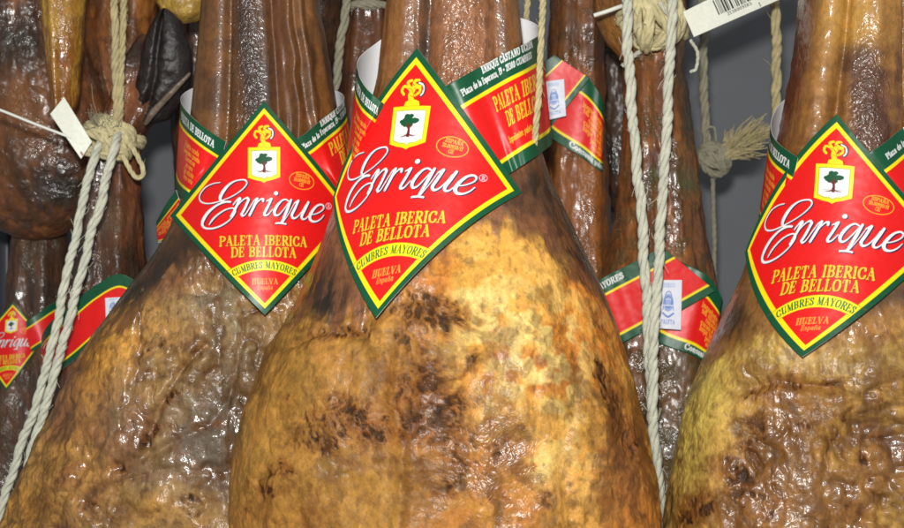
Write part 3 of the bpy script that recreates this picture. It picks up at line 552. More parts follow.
# a small roman alphabet: cap height 1; (points, 'a' contrast by direction / 'n' thin / 'k' thick / 's' serif)
def stem(x, y0=0, y1=1, s=3): 
    r = [([(x, y0), (x, y1)], 'k')]
    if s & 1: r.append(([(x - .15, y0), (x + .15, y0)], 's'))
    if s & 2: r.append(([(x - .15, y1), (x + .15, y1)], 's'))
    return r
def cv(*p): return (cat(p, 5), 'a')
GL = {
 'P': (.66, stem(.17) + [cv((.17, 1), (.42, 1), (.60, .88), (.60, .64), (.42, .50), (.17, .50))]),
 'B': (.68, stem(.17) + [cv((.17, 1), (.42, 1), (.55, .88), (.53, .64), (.36, .54), (.17, .54)), cv((.30, .54), (.50, .48), (.60, .27), (.50, .05), (.17, 0))]),
 'R': (.72, stem(.17) + [cv((.17, 1), (.42, 1), (.57, .87), (.55, .63), (.38, .51), (.17, .51)), ([(.38, .5), (.66, 0)], 'k'), ([(.58, 0), (.76, 0)], 's')]),
 'D': (.76, stem(.17) + [cv((.17, 1), (.45, .99), (.68, .80), (.70, .5), (.66, .2), (.45, .01), (.17, 0))]),
 'A': (.76, [([(.10, 0), (.37, 1)], 'n'), ([(.37, 1), (.64, 0)], 'k'), ([(.19, .36), (.54, .36)], 'n'), ([(.0, 0), (.2, 0)], 's'), ([(.52, 0), (.76, 0)], 's')]),
 'L': (.60, stem(.17) + [([(.17, 0), (.56, 0)], 'n'), ([(.56, 0), (.58, .24)], 'n')]),
 'E': (.62, stem(.17) + [([(.17, 1), (.54, 1)], 'n'), ([(.54, 1), (.55, .78)], 'n'), ([(.17, .52), (.44, .52)], 'n'), ([(.44, .42), (.44, .62)], 'n'), ([(.17, 0), (.56, 0)], 'n'), ([(.56, 0), (.59, .24)], 'n')]),
 'T': (.68, stem(.34, 0, 1, 1) + [([(.04, 1), (.64, 1)], 'n'), ([(.04, 1), (.03, .76)], 'n'), ([(.64, 1), (.65, .76)], 'n')]),
 'I': (.34, stem(.17)),
 'C': (.70, [cv((.62, .76), (.60, .92), (.42, 1.0), (.22, .90), (.10, .66), (.09, .40), (.18, .13), (.38, .0), (.58, .08), (.66, .26)), ([(.63, .72), (.63, 1.0)], 'n')]),
 'O': (.76, [cv((.38, 1), (.18, .90), (.08, .5), (.18, .10), (.38, 0), (.58, .10), (.68, .5), (.58, .90), (.38, 1))]),
 'Q': (.76, [cv((.38, 1), (.18, .90), (.08, .5), (.18, .10), (.38, 0), (.58, .10), (.68, .5), (.58, .90), (.38, 1)), ([(.42, .1), (.70, -.2)], 'k')]),
 'S': (.56, [cv((.46, .78), (.44, .94), (.28, 1), (.12, .92), (.10, .74), (.24, .58), (.40, .46), (.48, .28), (.42, .08), (.26, 0), (.10, .06), (.08, .24))]),
 'U': (.76, stem(.17, .25, 1, 2) + [cv((.17, .3), (.20, .08), (.38, 0), (.56, .08), (.60, .3)), ([(.60, .3), (.60, 1)], 'n'), ([(.50, 1), (.72, 1)], 's')]),
 'M': (.90, [([(.14, 0), (.16, 1)], 'n'), ([(.16, 1), (.44, .1)], 'k'), ([(.44, .1), (.72, 1)], 'n'), ([(.74, 1), (.74, 0)], 'k'), ([(.02, 0), (.26, 0)], 's'), ([(.60, 0), (.88, 0)], 's')]),
 'Y': (.72, [([(.08, 1), (.36, .48)], 'k'), ([(.64, 1), (.36, .48)], 'n'), ([(.36, .48), (.36, 0)], 'k'), ([(.2, 0), (.5, 0)], 's'), ([(.0, 1), (.2, 1)], 's'), ([(.54, 1), (.74, 1)], 's')]),
 'H': (.78, stem(.17) + stem(.61) + [([(.17, .52), (.61, .52)], 'n')]),
 'V': (.72, [([(.08, 1), (.36, 0)], 'k'), ([(.36, 0), (.64, 1)], 'n'), ([(.0, 1), (.2, 1)], 's'), ([(.54, 1), (.74, 1)], 's')]),
 'N': (.78, [([(.16, 0), (.16, 1)], 'n'), ([(.16, 1), (.62, 0)], 'k'), ([(.62, 0), (.62, 1)], 'n'), ([(.04, 0), (.28, 0)], 's'), ([(.50, 1), (.74, 1)], 's')]),
 'G': (.76, [cv((.62, .76), (.60, .92), (.42, 1.0), (.22, .90), (.10, .66), (.09, .40), (.18, .13), (.38, .0), (.58, .08), (.62, .26)), ([(.62, .42), (.62, .05)], 'k')]),
 'a': (.50, [cv((.12, .55), (.26, .66), (.38, .55), (.38, .3)), ([(.38, .4), (.38, 0)], 'k'), cv((.38, .38), (.16, .32), (.10, .14), (.22, 0), (.38, .12))]),
 'b': (.54, stem(.12, 0, 1, 0) + [cv((.12, .5), (.28, .66), (.46, .5), (.46, .18), (.3, 0), (.12, .12))]),
 'c': (.46, [cv((.38, .52), (.26, .66), (.10, .54), (.08, .22), (.20, 0), (.38, .12))]),
 'q': (.54, stem(.42, -.3, .66, 0) + [cv((.42, .5), (.26, .66), (.09, .5), (.09, .18), (.25, 0), (.42, .12))]),
 'f': (.34, stem(.14, 0, .8, 1) + [cv((.14, .8), (.22, 1), (.34, .95)), ([(.02, .64), (.3, .64)], 'n')]),
 'd': (.54, stem(.42, 0, 1, 0) + [cv((.42, .5), (.26, .66), (.09, .5), (.09, .18), (.25, 0), (.42, .12))]),
 'e': (.50, [cv((.10, .34), (.42, .36), (.38, .58), (.25, .66), (.10, .52), (.08, .24), (.22, 0), (.42, .12))]),
 'g': (.54, stem(.42, -.2, .66, 0) + [cv((.42, .5), (.26, .66), (.09, .5), (.09, .18), (.25, 0), (.42, .12)), cv((.42, -.2), (.28, -.34), (.1, -.26))]),
 'i': (.28, stem(.13, 0, .64, 1) + [([(.13, .86), (.13, .92)], 'k')]),
 'l': (.26, stem(.13, 0, 1, 1)),
 'm': (.82, stem(.12, 0, .64, 0) + stem(.40, 0, .5, 0) + stem(.68, 0, .5, 0) + [cv((.12, .5), (.26, .64), (.40, .5)), cv((.40, .5), (.54, .64), (.68, .5))]),
 'n': (.56, stem(.12, 0, .64, 0) + stem(.44, 0, .48, 0) + [cv((.12, .48), (.28, .65), (.44, .48))]),
 'o': (.52, [cv((.26, .66), (.10, .52), (.10, .14), (.26, 0), (.42, .14), (.42, .52), (.26, .66))]),
 'p': (.54, stem(.12, -.3, .64, 0) + [cv((.12, .5), (.28, .66), (.46, .5), (.46, .18), (.3, 0), (.12, .12))]),
 'r': (.40, stem(.13, 0, .64, 1) + [cv((.13, .46), (.24, .64), (.36, .62))]),
 's': (.42, [cv((.34, .54), (.22, .66), (.08, .54), (.18, .38), (.34, .24), (.28, .04), (.08, .04))]),
 't': (.36, stem(.16, .05, .9, 0) + [([(.04, .64), (.32, .64)], 'n'), cv((.16, .1), (.22, 0), (.32, .06))]),
 'u': (.56, stem(.12, .14, .64, 0) + stem(.44, 0, .64, 0) + [cv((.12, .16), (.26, 0), (.44, .16))]),
 'v': (.50, [([(.06, .64), (.25, 0)], 'k'), ([(.25, 0), (.44, .64)], 'n')]),
 'z': (.46, [([(.08, .62), (.40, .62)], 'k'), ([(.40, .62), (.08, .02)], 'n'), ([(.08, .02), (.42, .02)], 'k')]),
 '0': (.54, [cv((.27, 1), (.10, .8), (.10, .2), (.27, 0), (.44, .2), (.44, .8), (.27, 1))]),
 '1': (.40, stem(.22) + [([(.22, 1), (.08, .84)], 'n')]),
 '2': (.52, [cv((.10, .76), (.16, .96), (.34, 1), (.44, .78), (.34, .46), (.10, .02)), ([(.10, .02), (.46, .02)], 'k')]),
 '3': (.52, [cv((.10, .84), (.26, 1), (.42, .84), (.38, .6), (.24, .54)), cv((.24, .54), (.44, .42), (.44, .12), (.24, 0), (.08, .14))]),
 '8': (.54, [cv((.27, 1), (.12, .8), (.20, .58), (.38, .44), (.44, .2), (.27, 0), (.10, .2), (.16, .44), (.34, .58), (.42, .8), (.27, 1))]),
 '9': (.54, [cv((.42, .6), (.26, .44), (.10, .64), (.14, .92), (.30, 1), (.44, .8), (.42, .4), (.30, .06), (.14, 0))]),
 ',': (.24, [([(.12, .06), (.06, -.16)], 'k')]), '.': (.24, [([(.10, .03), (.12, .06)], 'k')]), '*': (.40, [([(.16, .42), (.20, .42)], 'D')]), '-': (.4, [([(.06, .4), (.34, .4)], 'n')]), ' ': (.34, []), ':': (.24, [([(.10, .05), (.12, .08)], 'k'), ([(.10, .5), (.12, .53)], 'k')]), '/': (.4, [([(.05, 0), (.35, 1)], 'n')]),
}
GL['Ñ'] = (GL['N'][0], GL['N'][1] + [cv((.2, 1.16), (.32, 1.26), (.44, 1.16), (.58, 1.26))])
GL['ñ'] = (GL['n'][0], GL['n'][1] + [cv((.14, .82), (.24, .90), (.34, .82), (.44, .90))])
GL['Á'] = GL['A']; GL['É'] = GL['E']
def text_width(t, sp=.10): return sum(GL[c][0] + sp for c in t) - sp
def text(art, t, place, size, col, thick=.17, thin=.065, sp=.10, sx=1.0):
    """place(x, y) maps text units*size (x from 0, centred) to artwork coordinates"""
    x0 = -text_width(t, sp) / 2
    for c in t:
        w, st = GL[c]; L = []
        for pts, mode in st:
            p = np.asarray(pts, float)
            if mode == 'a' and len(p) > 2: 
                dd = np.gradient(p, axis=0); f = np.abs(dd[:, 1]) / np.maximum(1e-9, np.hypot(dd[:, 0], dd[:, 1])); ww = thin + (thick - thin) * f
            else: ww = np.full(len(p), {'k': thick, 'n': thin, 's': thin, 'a': thick, 'D': .34}[mode])
            if mode in ('n', 's', 'k') and len(p) == 2: p = np.array([p[0], (p[0] + p[1]) / 2, p[1]]); ww = np.full(3, ww[0])
            q = np.array([place((x0 + a) * size * sx, b * size) for a, b in p]); L.append((q, ww * size))
        if L: art.strokes(L, col)
        x0 += w + sp
def straight(cx, cy, ang=0.0, it=0.0):
    c, s = math.cos(math.radians(ang)), math.sin(math.radians(ang))
    return lambda x, y: (cx + (x + it * y) * c - y * s, cy + (x + it * y) * s + y * c)

def cc(pts): return [((190 + x / 6.027) - 264.0, 209.0 - (165 + y / 6.027)) for x, y in pts]
# brush script word: (points in tracing units, widths per point)
SCRIPT = [
 ([(182, 93), (140, 96), (95, 114), (66, 146), (58, 176), (74, 202), (112, 213), (160, 210), (215, 196), (270, 174), (318, 142), (343, 110), (334, 90), (308, 86), (270, 92), (234, 112), (204, 144), (186, 176), (186, 198), (206, 209), (244, 216)],
  [5, 6, 7, 7, 8, 8, 7, 7, 6, 6, 7, 8, 8, 7, 8, 14, 20, 20, 15, 9, 6]),
 ([(246, 214), (212, 212), (164, 228), (116, 262), (86, 302), (78, 336), (98, 358), (142, 363), (194, 350), (240, 322), (268, 290), (276, 266), (258, 252), (218, 258), (176, 280), (142, 308), (120, 338)],
  [10, 12, 12, 18, 20, 15, 11, 10, 9, 8, 7, 7, 7, 8, 10, 12, 7]),
 ([(262, 232), (284, 206), (300, 196), (304, 204)], [6, 9, 14, 13]), ([(302, 198), (278, 250), (250, 300)], [15, 15, 13]),
 ([(262, 276), (292, 234), (324, 204), (346, 196), (354, 210)], [6, 6, 7, 12, 14]), ([(354, 206), (332, 256), (312, 292)], [15, 15, 14]), ([(312, 290), (318, 302), (336, 292), (366, 246), (386, 214)], [14, 10, 6, 6, 6]),
 ([(386, 212), (404, 202)], [6, 12]), ([(406, 202), (384, 252), (360, 300)], [14, 15, 13]), ([(374, 270), (400, 232), (424, 208), (440, 206), (440, 218)], [6, 6, 8, 13, 13]),
 ([(462, 218), (488, 206)], [5, 12]), ([(490, 206), (468, 252), (450, 286), (450, 302), (470, 298), (496, 268)], [14, 15, 15, 12, 7, 5]), ([(517, 172), (519, 172)], [23, 23]),
 ([(596, 220), (576, 208), (552, 216), (524, 246), (508, 280), (514, 302), (536, 298), (566, 264), (592, 228)], [7, 8, 10, 17, 18, 13, 8, 6, 6]), ([(608, 210), (584, 270), (552, 344)], [13, 17, 14]), ([(516, 350), (548, 349), (576, 354)], [9, 10, 9]),
 ([(562, 340), (600, 280), (628, 228)], [4, 4, 4]), ([(628, 228), (650, 214)], [6, 12]), ([(652, 214), (630, 262), (612, 300), (622, 318), (646, 308), (676, 272), (696, 236)], [14, 15, 16, 12, 7, 6, 6]),
 ([(712, 220), (692, 262), (672, 302), (676, 320), (694, 318), (718, 294)], [14, 15, 16, 12, 7, 5]),
 ([(724, 292), (760, 284), (796, 262), (806, 240), (792, 228), (764, 238), (736, 270), (720, 304), (730, 328), (758, 330), (786, 314), (806, 290)], [6, 6, 7, 9, 10, 12, 17, 19, 15, 9, 7, 5]),
]
def script_word(art):
    for off, col, grow in (((1.0, -0.75), NAVY, 2.0), ((0, 0), WHT, 0.0)):
        for pts, w in SCRIPT:
            p = cat(cc(pts), 6); ww = np.interp(np.linspace(0, 1, len(p)), np.linspace(0, 1, len(w)), w)
            art.strokes([(p + np.array(off), (ww + grow) / 6.027)], col)
def ell(cx, cy, rx, ry, ang=0, n=40):
    a = np.linspace(0, 2 * np.pi, n); c, s = math.cos(math.radians(ang)), math.sin(math.radians(ang))
    x = rx * np.cos(a); y = ry * np.sin(a); return np.stack([cx + x * c - y * s, cy + x * s + y * c], -1)
HW, HH = 94.0, 107.0
def diamond_art(u, v):
    A = Art(u, v, GRN)
    k = 1 / math.hypot(1, 100 / 88.0)
    dy = (np.abs(A.u) * (100 / 88.0) + np.abs(A.v) - 100.0) * k            # yellow outer edge
    A.sd(dy, YELL); A.sd(dy + 3.6, RED)
    rr = np.hypot(A.u, A.v + 123.0)
    inside = dy + 3.6
    A.sd(np.maximum(inside, np.maximum(rr - 73.0, 62.5 - rr)), YELL)
    A.strokes([(cat([(73 * math.sin(a), -123 + 73 * math.cos(a)) for a in np.linspace(-.56, .56, 20)], 2), .35)], lin((150, 60, 20)))
    A.strokes([(cat([(62.5 * math.sin(a), -123 + 62.5 * math.cos(a)) for a in np.linspace(-.46, .46, 20)], 2), .35)], lin((150, 60, 20)))
    def arc(R):
        def f(x, y): a = x / R; return ((R + y) * math.sin(a), -123 + (R + y) * math.cos(a))
        return f
    text(A, 'CUMBRES MAYORES', arc(64.8), 6.0, lin((30, 112, 50)), .19, .09, .11, .86)
    for off, col, g in (((.35, -.35), lin((130, 30, 16)), .05), ((0, 0), GOLD, 0)):
        text(A, 'PALETA IBERICA', straight(-1 + off[0], -35.2 + off[1], -1.2), 9.0, col, .21 + g, .085 + g, .10, .97)
        text(A, 'DE BELLOTA', straight(-.6 + off[0], -46.6 + off[1], -1.2), 9.0, col, .21 + g, .085 + g, .10, .97)
    text(A, 'HUELVA', straight(.5, -74.4), 5.4, lin((246, 150, 60)), .24, .10, .08)
    text(A, 'España', straight(.5, -80.0), 4.2, lin((246, 140, 60)), .20, .12, .08)
    # shield with the oak
    shp = lambda s_: [(-s_[0], s_[1]), (s_[0], s_[1]), (s_[0], s_[2]), (s_[0] * .55, s_[2] - 2.6), (s_[0] * .18, s_[3] + 1.6), (0, s_[3]), (-s_[0] * .18, s_[3] + 1.6), (-s_[0] * .55, s_[2] - 2.6), (-s_[0], s_[2])]
    A.poly([(x, y) for x, y in shp((16.0, 61.4, 31.5, 26.0))], YELL)
    A.strokes([(np.array(shp((13.0, 58.2, 34.0, 29.5)) + [shp((13.0, 58.2, 34.0, 29.5))[0]]), .8)], lin((170, 190, 80)))
    A.poly([(x, y) for x, y in shp((12.4, 57.6, 34.6, 30.2))], WHT)
    tg = lin((22, 84, 50)); tr = lin((110, 34, 34))
    rng = random.Random(5)
    for i in range(26):
        a = rng.uniform(0, 2 * math.pi); r = math.sqrt(rng.uniform(0, 1)); A.poly(ell(-.8 + 7.3 * r * math.cos(a), 49.8 + 4.0 * r * math.sin(a), 2.2, 1.7, n=14), tg)
    A.strokes([([(-.4, 47), (.4, 41), (0, 37.6)], [1.8, 2.2, 3.2]), ([(0, 38.5), (-3, 37), (-6.5, 36.6)], [1.6, 1, .5]), ([(0, 38.5), (3.4, 37), (6.8, 36.8)], [1.6, 1, .5]), ([(0, 38), (1.5, 36)], [1.4, .6]), ([(-.2, 43), (-3, 46)], [.9, .6]), ([(.3, 43), (3, 46)], [.9, .6]), ([(-9, 38.2), (9, 38)], [.3, .3])], tr)
    # crest: mantled helm with feathers
    A.poly([(-6.5, 61.6), (-5.5, 65), (-2, 66.5), (3, 66.5), (6, 65), (6.8, 61.6)], YELL)
    A.strokes([(cat([(0, 65), (-1.6, 69.5), (-.6, 74), (1.5, 77), (4.4, 77.5)]), 4.4), (cat([(-1.5, 73), (-4.5, 76.5), (-8.2, 77.5), (-9.6, 74), (-7.8, 71.2)]), 2.2), (cat([(-2.5, 76), (-5, 80.5), (-2, 82)]), 2.2), (cat([(0, 77), (.8, 81.5), (4, 82)]), 2.4), (cat([(2, 70), (5.6, 73), (5.2, 78)]), 2.0)], lin((246, 216, 30)))
    A.strokes([(cat([(-4.8, 76), (-1.5, 75), (.5, 71.5)]), .5), (cat([(1.2, 76), (3, 73), (2.2, 69.5)]), .5), (cat([(-1, 79.5), (1, 78)]), .6), (cat([(-2, 70), (0, 69)]), .5)], lin((150, 120, 20)))
    A.strokes([(cat([(4, 80), (7.6, 79), (9.4, 75.4), (8.6, 71.5), (6.8, 69.5)]), 2.6)], lin((40, 36, 50)))
    A.strokes([(cat([(4.4, 80), (7.5, 78.6), (8.8, 75.4), (8.2, 71.8), (6.8, 70)]), 1.3)], WHT)
    # oval approval mark
    A.strokes([(ell(37.6, 28.4, 12.4, 8.3, -10), .75)], ORNG)
    for t, x, y, sz in (('ESPAÑA', .8, 3.0, 3.2), ('10.00910/H', 0, -1.3, 3.0), ('CE', -.6, -5.4, 3.0)):
        pass
        text(A, t, straight(37.6 + x, 28.4 + y, -10), sz, ORNG, .20, .14, .06)
    # registered mark
    A.strokes([(ell(64.6, 5.2, 2.9, 2.9), .55)], lin((246, 190, 200))); text(A, 'R', straight(64.7, 3.5), 3.3, lin((246, 200, 210)), .16, .12)
    script_word(A)
    return A.colours()

def band_art(x, t, kind, h=70.0):
    """x along the band from the diamond outwards, t = 0 top .. h bottom (artwork units)"""
    v = h - t; A = Art(x, v, GRN)
    def hl(a, b, col): A.sd(np.maximum(v.ravel() - b, a - v.ravel()), col)
    hl(h * .12, h * .78, YELL); hl(h * .155, h * .745, RED)
    if kind == 'right':
        text(A, 'ENRIQUE CASTAÑO UCEDA', straight(84, h * .935), 5.2, WHT, .22, .12, .08, .95)
        text(A, 'Plaza de la Esperanza, 19 * 21380 CUMBRES', straight(66, h * .845), 4.6, WHT, .2, .12, .09, .95)
        text(A, 'PALETA IBERICA', straight(94, h * .56), 10.5, GOLD, .20, .09, .10, .9)
        text(A, 'DE BELLOTA', straight(96, h * .385), 10.5, GOLD, .20, .09, .10, .9)
        text(A, 'Ingredientes: paleta, sal', straight(84, h * .24), 4.6, GOLD, .18, .12)
    elif kind == 'left':
        text(A, 'PALETA DE BELLOTA', straight(-46, h * .84), 6.2, WHT, .22, .12, .08)
        for i, tx in enumerate(['Paleta curada', 'Consuma pronto', 'Conservar', 'en seco', 'Sal nitrato', 'Peso neto']):
            text(A, tx, straight(-44, h * (.61 - .075 * i)), 4.6, ORNG, .17, .12)
    elif kind == 'plain_left':
        text(A, 'CUMBRES MAYORES', straight(30, h * .86), 5, WHT, .2, .12)
        A.strokes([(cat([(14, h * .5), (20, h * .46), (24, h * .40), (30, h * .42)]), 2.0)], YELL)
    elif kind == 'lines':
        for i in range(7):
            text(A, ['ingredientes paleta', 'sal nitrato potasio', 'conservantes', 'curado al natural', 'lugar fresco seco', 'peso neto', 'enrique'][i], straight(30, h * (.62 - .07 * i)), 4.0, ORNG, .18, .13)
        text(A, 'Consumir preferentemente', straight(34, h * .04), 4.2, WHT, .2, .13)
    return A.colours()

def two_ply(name, P, cols, parent, thick=0.00035, mat=None):
    """paper sheet: printed front, white back, joined at the rim: one mesh"""
    R, C_ = P.shape[:2]
    du = np.gradient(P, axis=1); dv = np.gradient(P, axis=0); n = np.cross(du, dv)
    n /= np.maximum(1e-12, np.linalg.norm(n, axis=-1, keepdims=True))
    B = P - n * thick
    V = np.concatenate([P.reshape(-1, 3), B.reshape(-1, 3)]); m = R * C_
    idx = np.arange(m).reshape(R, C_)
    a, b, c, d = idx[:-1, :-1], idx[:-1, 1:], idx[1:, 1:], idx[1:, :-1]
    qf = np.stack([a, b, c, d], -1).reshape(-1, 4)
    qb = np.stack([a, d, c, b], -1).reshape(-1, 4) + m
    rim = np.concatenate([idx[0, :], idx[1:, -1], idx[-1, -2::-1], idx[-2:0:-1, 0]]); r2 = np.roll(rim, -1)
    qr = np.stack([rim, rim + m, r2 + m, r2], -1)
    q = np.concatenate([qf, qb, qr]); mi = np.concatenate([np.zeros(len(qf)), np.ones(len(qb) + len(qr))])
    cc_ = np.concatenate([cols.reshape(-1, 3), np.tile(lin((225, 225, 226)), (m, 1))])
    return raw_mesh(name, V, q, [mat or M_PAPER, M_WHITE], cc_, None, parent, True, mi)

def depth_fit(key, poly, yc, order=2, pad=6, gap=0.0012):
    """smooth sheet that hugs the front of a ham over a pixel polygon"""
    D, VX, VY = HAMS[key + '_d']; F = HAMS[key][3] & np.ones_like(D, bool)
    xs = [p[0] for p in poly]; ys = [p[1] for p in poly]
    m = F & (VX > min(xs) - pad) & (VX < max(xs) + pad) & (VY > min(ys) - pad) & (VY < max(ys) + pad)
    # inside the quadrilateral T R B L
    cx, cy = np.mean(xs), np.mean(ys)
    hw = (max(xs) - min(xs)) / 2 + pad; hh = (max(ys) - min(ys)) / 2 + pad
    m &= (np.abs(VX - cx) / hw + np.abs(VY - cy) / hh) < 1.12
    x = (VX[m] - cx) / 100; y = (VY[m] - cy) / 100; z = D[m]
    def basis(x, y):
        b = [1 + 0 * x, x, y, x * x, x * y, y * y]
        if order >= 3: b += [y ** 3, x * y * y]
        return np.stack(b, -1)
    co = np.linalg.lstsq(basis(x, y), z, rcond=None)[0]
    res = basis(x, y) @ co - z
    shift = res.max() + gap
    print('label fit', key, 'shift mm', round(shift * 1000, 2))
    def f(px, py):
        return np.minimum(basis((px - cx) / 100, (py - cy) / 100) @ co - shift, yc + .01)
    return f

def diamond(label_obj, nodes, f, n):
    """nodes 3x3 in (a,b): T=(0,0) R=(1,0) B=(1,1) L=(0,1)"""
    a, b = np.meshgrid(np.linspace(0, 1, n), np.linspace(0, 1, n), indexing='ij')
    Nd = np.array(nodes, float)
    def lg(t): return np.stack([2 * (t - .5) * (t - 1), -4 * t * (t - 1), 2 * t * (t - .5)], -1)
    # round the four corners a little
    XY = np.einsum('...i,...j,ijk->...k', lg(a), lg(b), Nd)
    X, Y = XY[..., 0], XY[..., 1]
    P = atv(X, Y, f(X, Y))
    # paper is pushed out so that the front faces the viewer
    cols = diamond_art(HW * (a - b), HH * (1 - a - b))
    o = two_ply('front_panel', P, cols, label_obj)
    return o
PANEL = {}
def front_gap(key, PX, PY, PD, gap=.0016):
    D, VX, VY = HAMS[key + '_d']; Fm = HAMS[key][3] & np.ones_like(D, bool)
    m = Fm & (VX > PX.min() - 8) & (VX < PX.max() + 8) & (VY > PY.min() - 8) & (VY < PY.max() + 8)
    st = 3.0; x0, y0 = PX.min() - 9, PY.min() - 9; nx = int((PX.max() + 9 - x0) / st) + 2; ny = int((PY.max() + 9 - y0) / st) + 2
    Z = np.full((ny, nx), 9.0); np.minimum.at(Z, (((VY[m] - y0) / st).astype(int), ((VX[m] - x0) / st).astype(int)), D[m])
    z = Z[((PY - y0) / st).astype(int), ((PX - x0) / st).astype(int)]
    return np.clip(PD - (z - gap), 0, None)
def strip(label_obj, nodes, kind, xs, n=(60, 220), h=70.0, name='side_band', key=None, yturn=None, unit=None, anchor='start', face=False):
    """nodes: (topx, topy, botx, boty, y_top, y_bot); xs: artwork x at both ends"""
    nd = np.array(nodes, float); k = len(nd)
    top = np.array([at(r[0], r[1], r[4]) for r in nd]); bot = np.array([at(r[2], r[3], r[5]) for r in nd])
    T = cat(top, 24); B = cat(bot, 24)
    L = np.concatenate([[0], np.cumsum(np.linalg.norm(np.diff((T + B) / 2, axis=0), axis=1))])
    s = np.linspace(0, L[-1], n[1])
    T = np.stack([np.interp(s, L, T[:, i]) for i in range(3)], -1); B = np.stack([np.interp(s, L, B[:, i]) for i in range(3)], -1)
    t = np.linspace(0, 1, n[0])[:, None, None]
    P = T[None] * (1 - t) + B[None] * t
    if key:                                        # keep the sheet outside the ham wherever it lies in front of it
        kq = KPX * (P[..., 1] + CAMD); PX = P[..., 0] / kq + 452; PY = 264 - P[..., 2] / kq; PD = P[..., 1].copy()
        need = front_gap(key, PX, PY, PD).max(0) * (PD.mean(0) < yturn)
        need = np.maximum.reduce([np.interp(np.arange(n[1]) + o_, np.arange(n[1]), need) for o_ in range(-10, 11, 2)])
        need = smooth1(need, 6); Y2 = PD - need[None]
        if key not in PANEL: PANEL[key] = (lambda x, y: 0 * x, ((-9, -9), (-8, -9), (-8, -8), (-9, -8)))
        fn, (T_, R_, B_, L_) = PANEL[key]              # the band ends tuck in behind the front panel
        def side(a, b): return ((b[0] - a[0]) * (PY - a[1]) - (b[1] - a[1]) * (PX - a[0])) / math.hypot(b[0] - a[0], b[1] - a[1])
        ins = np.minimum(np.minimum(side(T_, R_), side(R_, B_)), np.minimum(side(B_, L_), side(L_, T_)))
        back = np.maximum(Y2, fn(PX, PY) + .0007 + .00004 * np.clip(ins, 0, 40)); t_ = sst(-5, 1, ins) * (PD < yturn)
        P = atv(PX, PY, Y2 * (1 - t_) + back * t_)
    art_w = (s / L[-1]) * (xs[1] - xs[0]) + xs[0]
    if unit: art_w = xs[0] + s / unit if anchor == 'start' else xs[1] - (L[-1] - s) / unit
    x, v = np.meshgrid(art_w, np.linspace(0, h, n[0]))
    cols = band_art(x, v, kind, h)
    # printed side must face away from the shank: normals checked by orientation of P
    P = P[::-1]; cols = cols[::-1]
    if face: P = P[::-1]; cols = cols[::-1]
    return two_ply(name, P, cols, label_obj)

G_LAB = 'red diamond labels on the front hams'
UNIT = 1.0
def q9(T, R, B, L, TR, RB, BL, TL, C):
    """biquadratic nodes from corners and edge midpoints"""
    return [[T, TL, L], [TR, C, BL], [R, RB, B]]
def fix_front(o):
    """make sure the printed ply faces the camera side"""
    me = o.data; n = len(me.polygons)
    nm = np.zeros(n * 3, dtype=np.float32); me.polygons.foreach_get('normal', nm); nm = nm.reshape(-1, 3)
    mi = np.zeros(n, dtype=np.int32); me.polygons.foreach_get('material_index', mi)
    return nm[mi == 0].mean(0)

# --- middle label
T, R, B, L = (417, 48), (522, 193), (376, 318), (333, 198)
fC = depth_fit('C', [T, R, B, L], 0.0); PANEL['C'] = (fC, (T, R, B, L))
labC = empty('paper_label', at(415, 180, -0.06), 'largest red diamond label, on the shank of the middle ham, with a white script name', 'label', G_LAB)
diamond(labC, q9(T, R, B, L, (470, 119), (448, 243), (346, 260), (364, 122), (401, 181)), fC, 520)
e0 = 0.0016
def lf(f, x, y, d=e0): return float(f(np.array(x, float), np.array(y, float))) + d
strip(labC, [(436, 92, 492, 190, lf(fC, 436, 92), lf(fC, 492, 190)), (462, 77, 507, 176, lf(fC, 462, 77), lf(fC, 507, 176)), (500, 56, 524, 164, -.018, -.030), (528, 42, 541, 153, .0, -.012), (541, 32, 552, 142, .020, .012), (530, 21, 540, 128, .042, .040), (490, 12, 500, 118, .052, .055), (445, 10, 450, 118, .054, .058)],
      'right', (-4, 165), (200, 460), 84, key='C', yturn=.004, unit=.00066)
strip(labC, [(445, 10, 450, 118, .0545, .0585), (408, 22, 405, 125, .052, .056), (375, 44, 368, 140, .044, .048), (359, 58, 350, 152, .024, .026), (358, 72, 346, 164, .004, .004), (366, 88, 350, 178, -.014, -.014), (384, 104, 362, 190, lf(fC, 384, 104), lf(fC, 362, 190))],
      'left', (-140, 0), (160, 400), 84, key='C', yturn=.004, unit=.00066, anchor='end')
# --- left label
T, R, B, L = (264, 101), (357, 214), (265, 315), (170, 216)
fL = depth_fit('L', [T, R, B, L], 0.075); PANEL['L'] = (fL, (T, R, B, L))
labL = empty('paper_label', at(264, 210, 0.01), 'red diamond label left of centre, its right corner tucked behind the middle ham', 'label', G_LAB)
diamond(labL, q9(T, R, B, L, (311, 156), (312, 265), (216, 266), (217, 158), (264, 209)), fL, 480)
strip(labL, [(276, 146, 322, 210, lf(fL, 276, 146), lf(fL, 322, 210)), (300, 137, 335, 206, lf(fL, 300, 137), lf(fL, 335, 206)), (320, 121, 346, 200, .052, .05), (338, 107, 353, 190, .07, .068), (344, 97, 356, 178, .088, .088), (334, 90, 345, 170, .108, .108), (300, 84, 305, 165, .122, .124), (262, 80, 262, 162, .125, .128)],
      'right', (-4, 150), (180, 400), 76, key='L', yturn=.072, unit=.00069)
strip(labL, [(262, 80, 262, 162, .1255, .1285), (222, 82, 220, 165, .121, .124), (196, 87, 190, 172, .110, .112), (183, 94, 177, 180, .094, .094), (181, 102, 176, 188, .076, .074), (188, 113, 180, 196, .058, .055), (205, 128, 192, 205, lf(fL, 205, 128), lf(fL, 192, 205)), (226, 142, 206, 214, lf(fL, 226, 142), lf(fL, 206, 214))],
      'left', (-120, 4), (180, 420), 76, key='L', yturn=.072, unit=.00069, anchor='end')
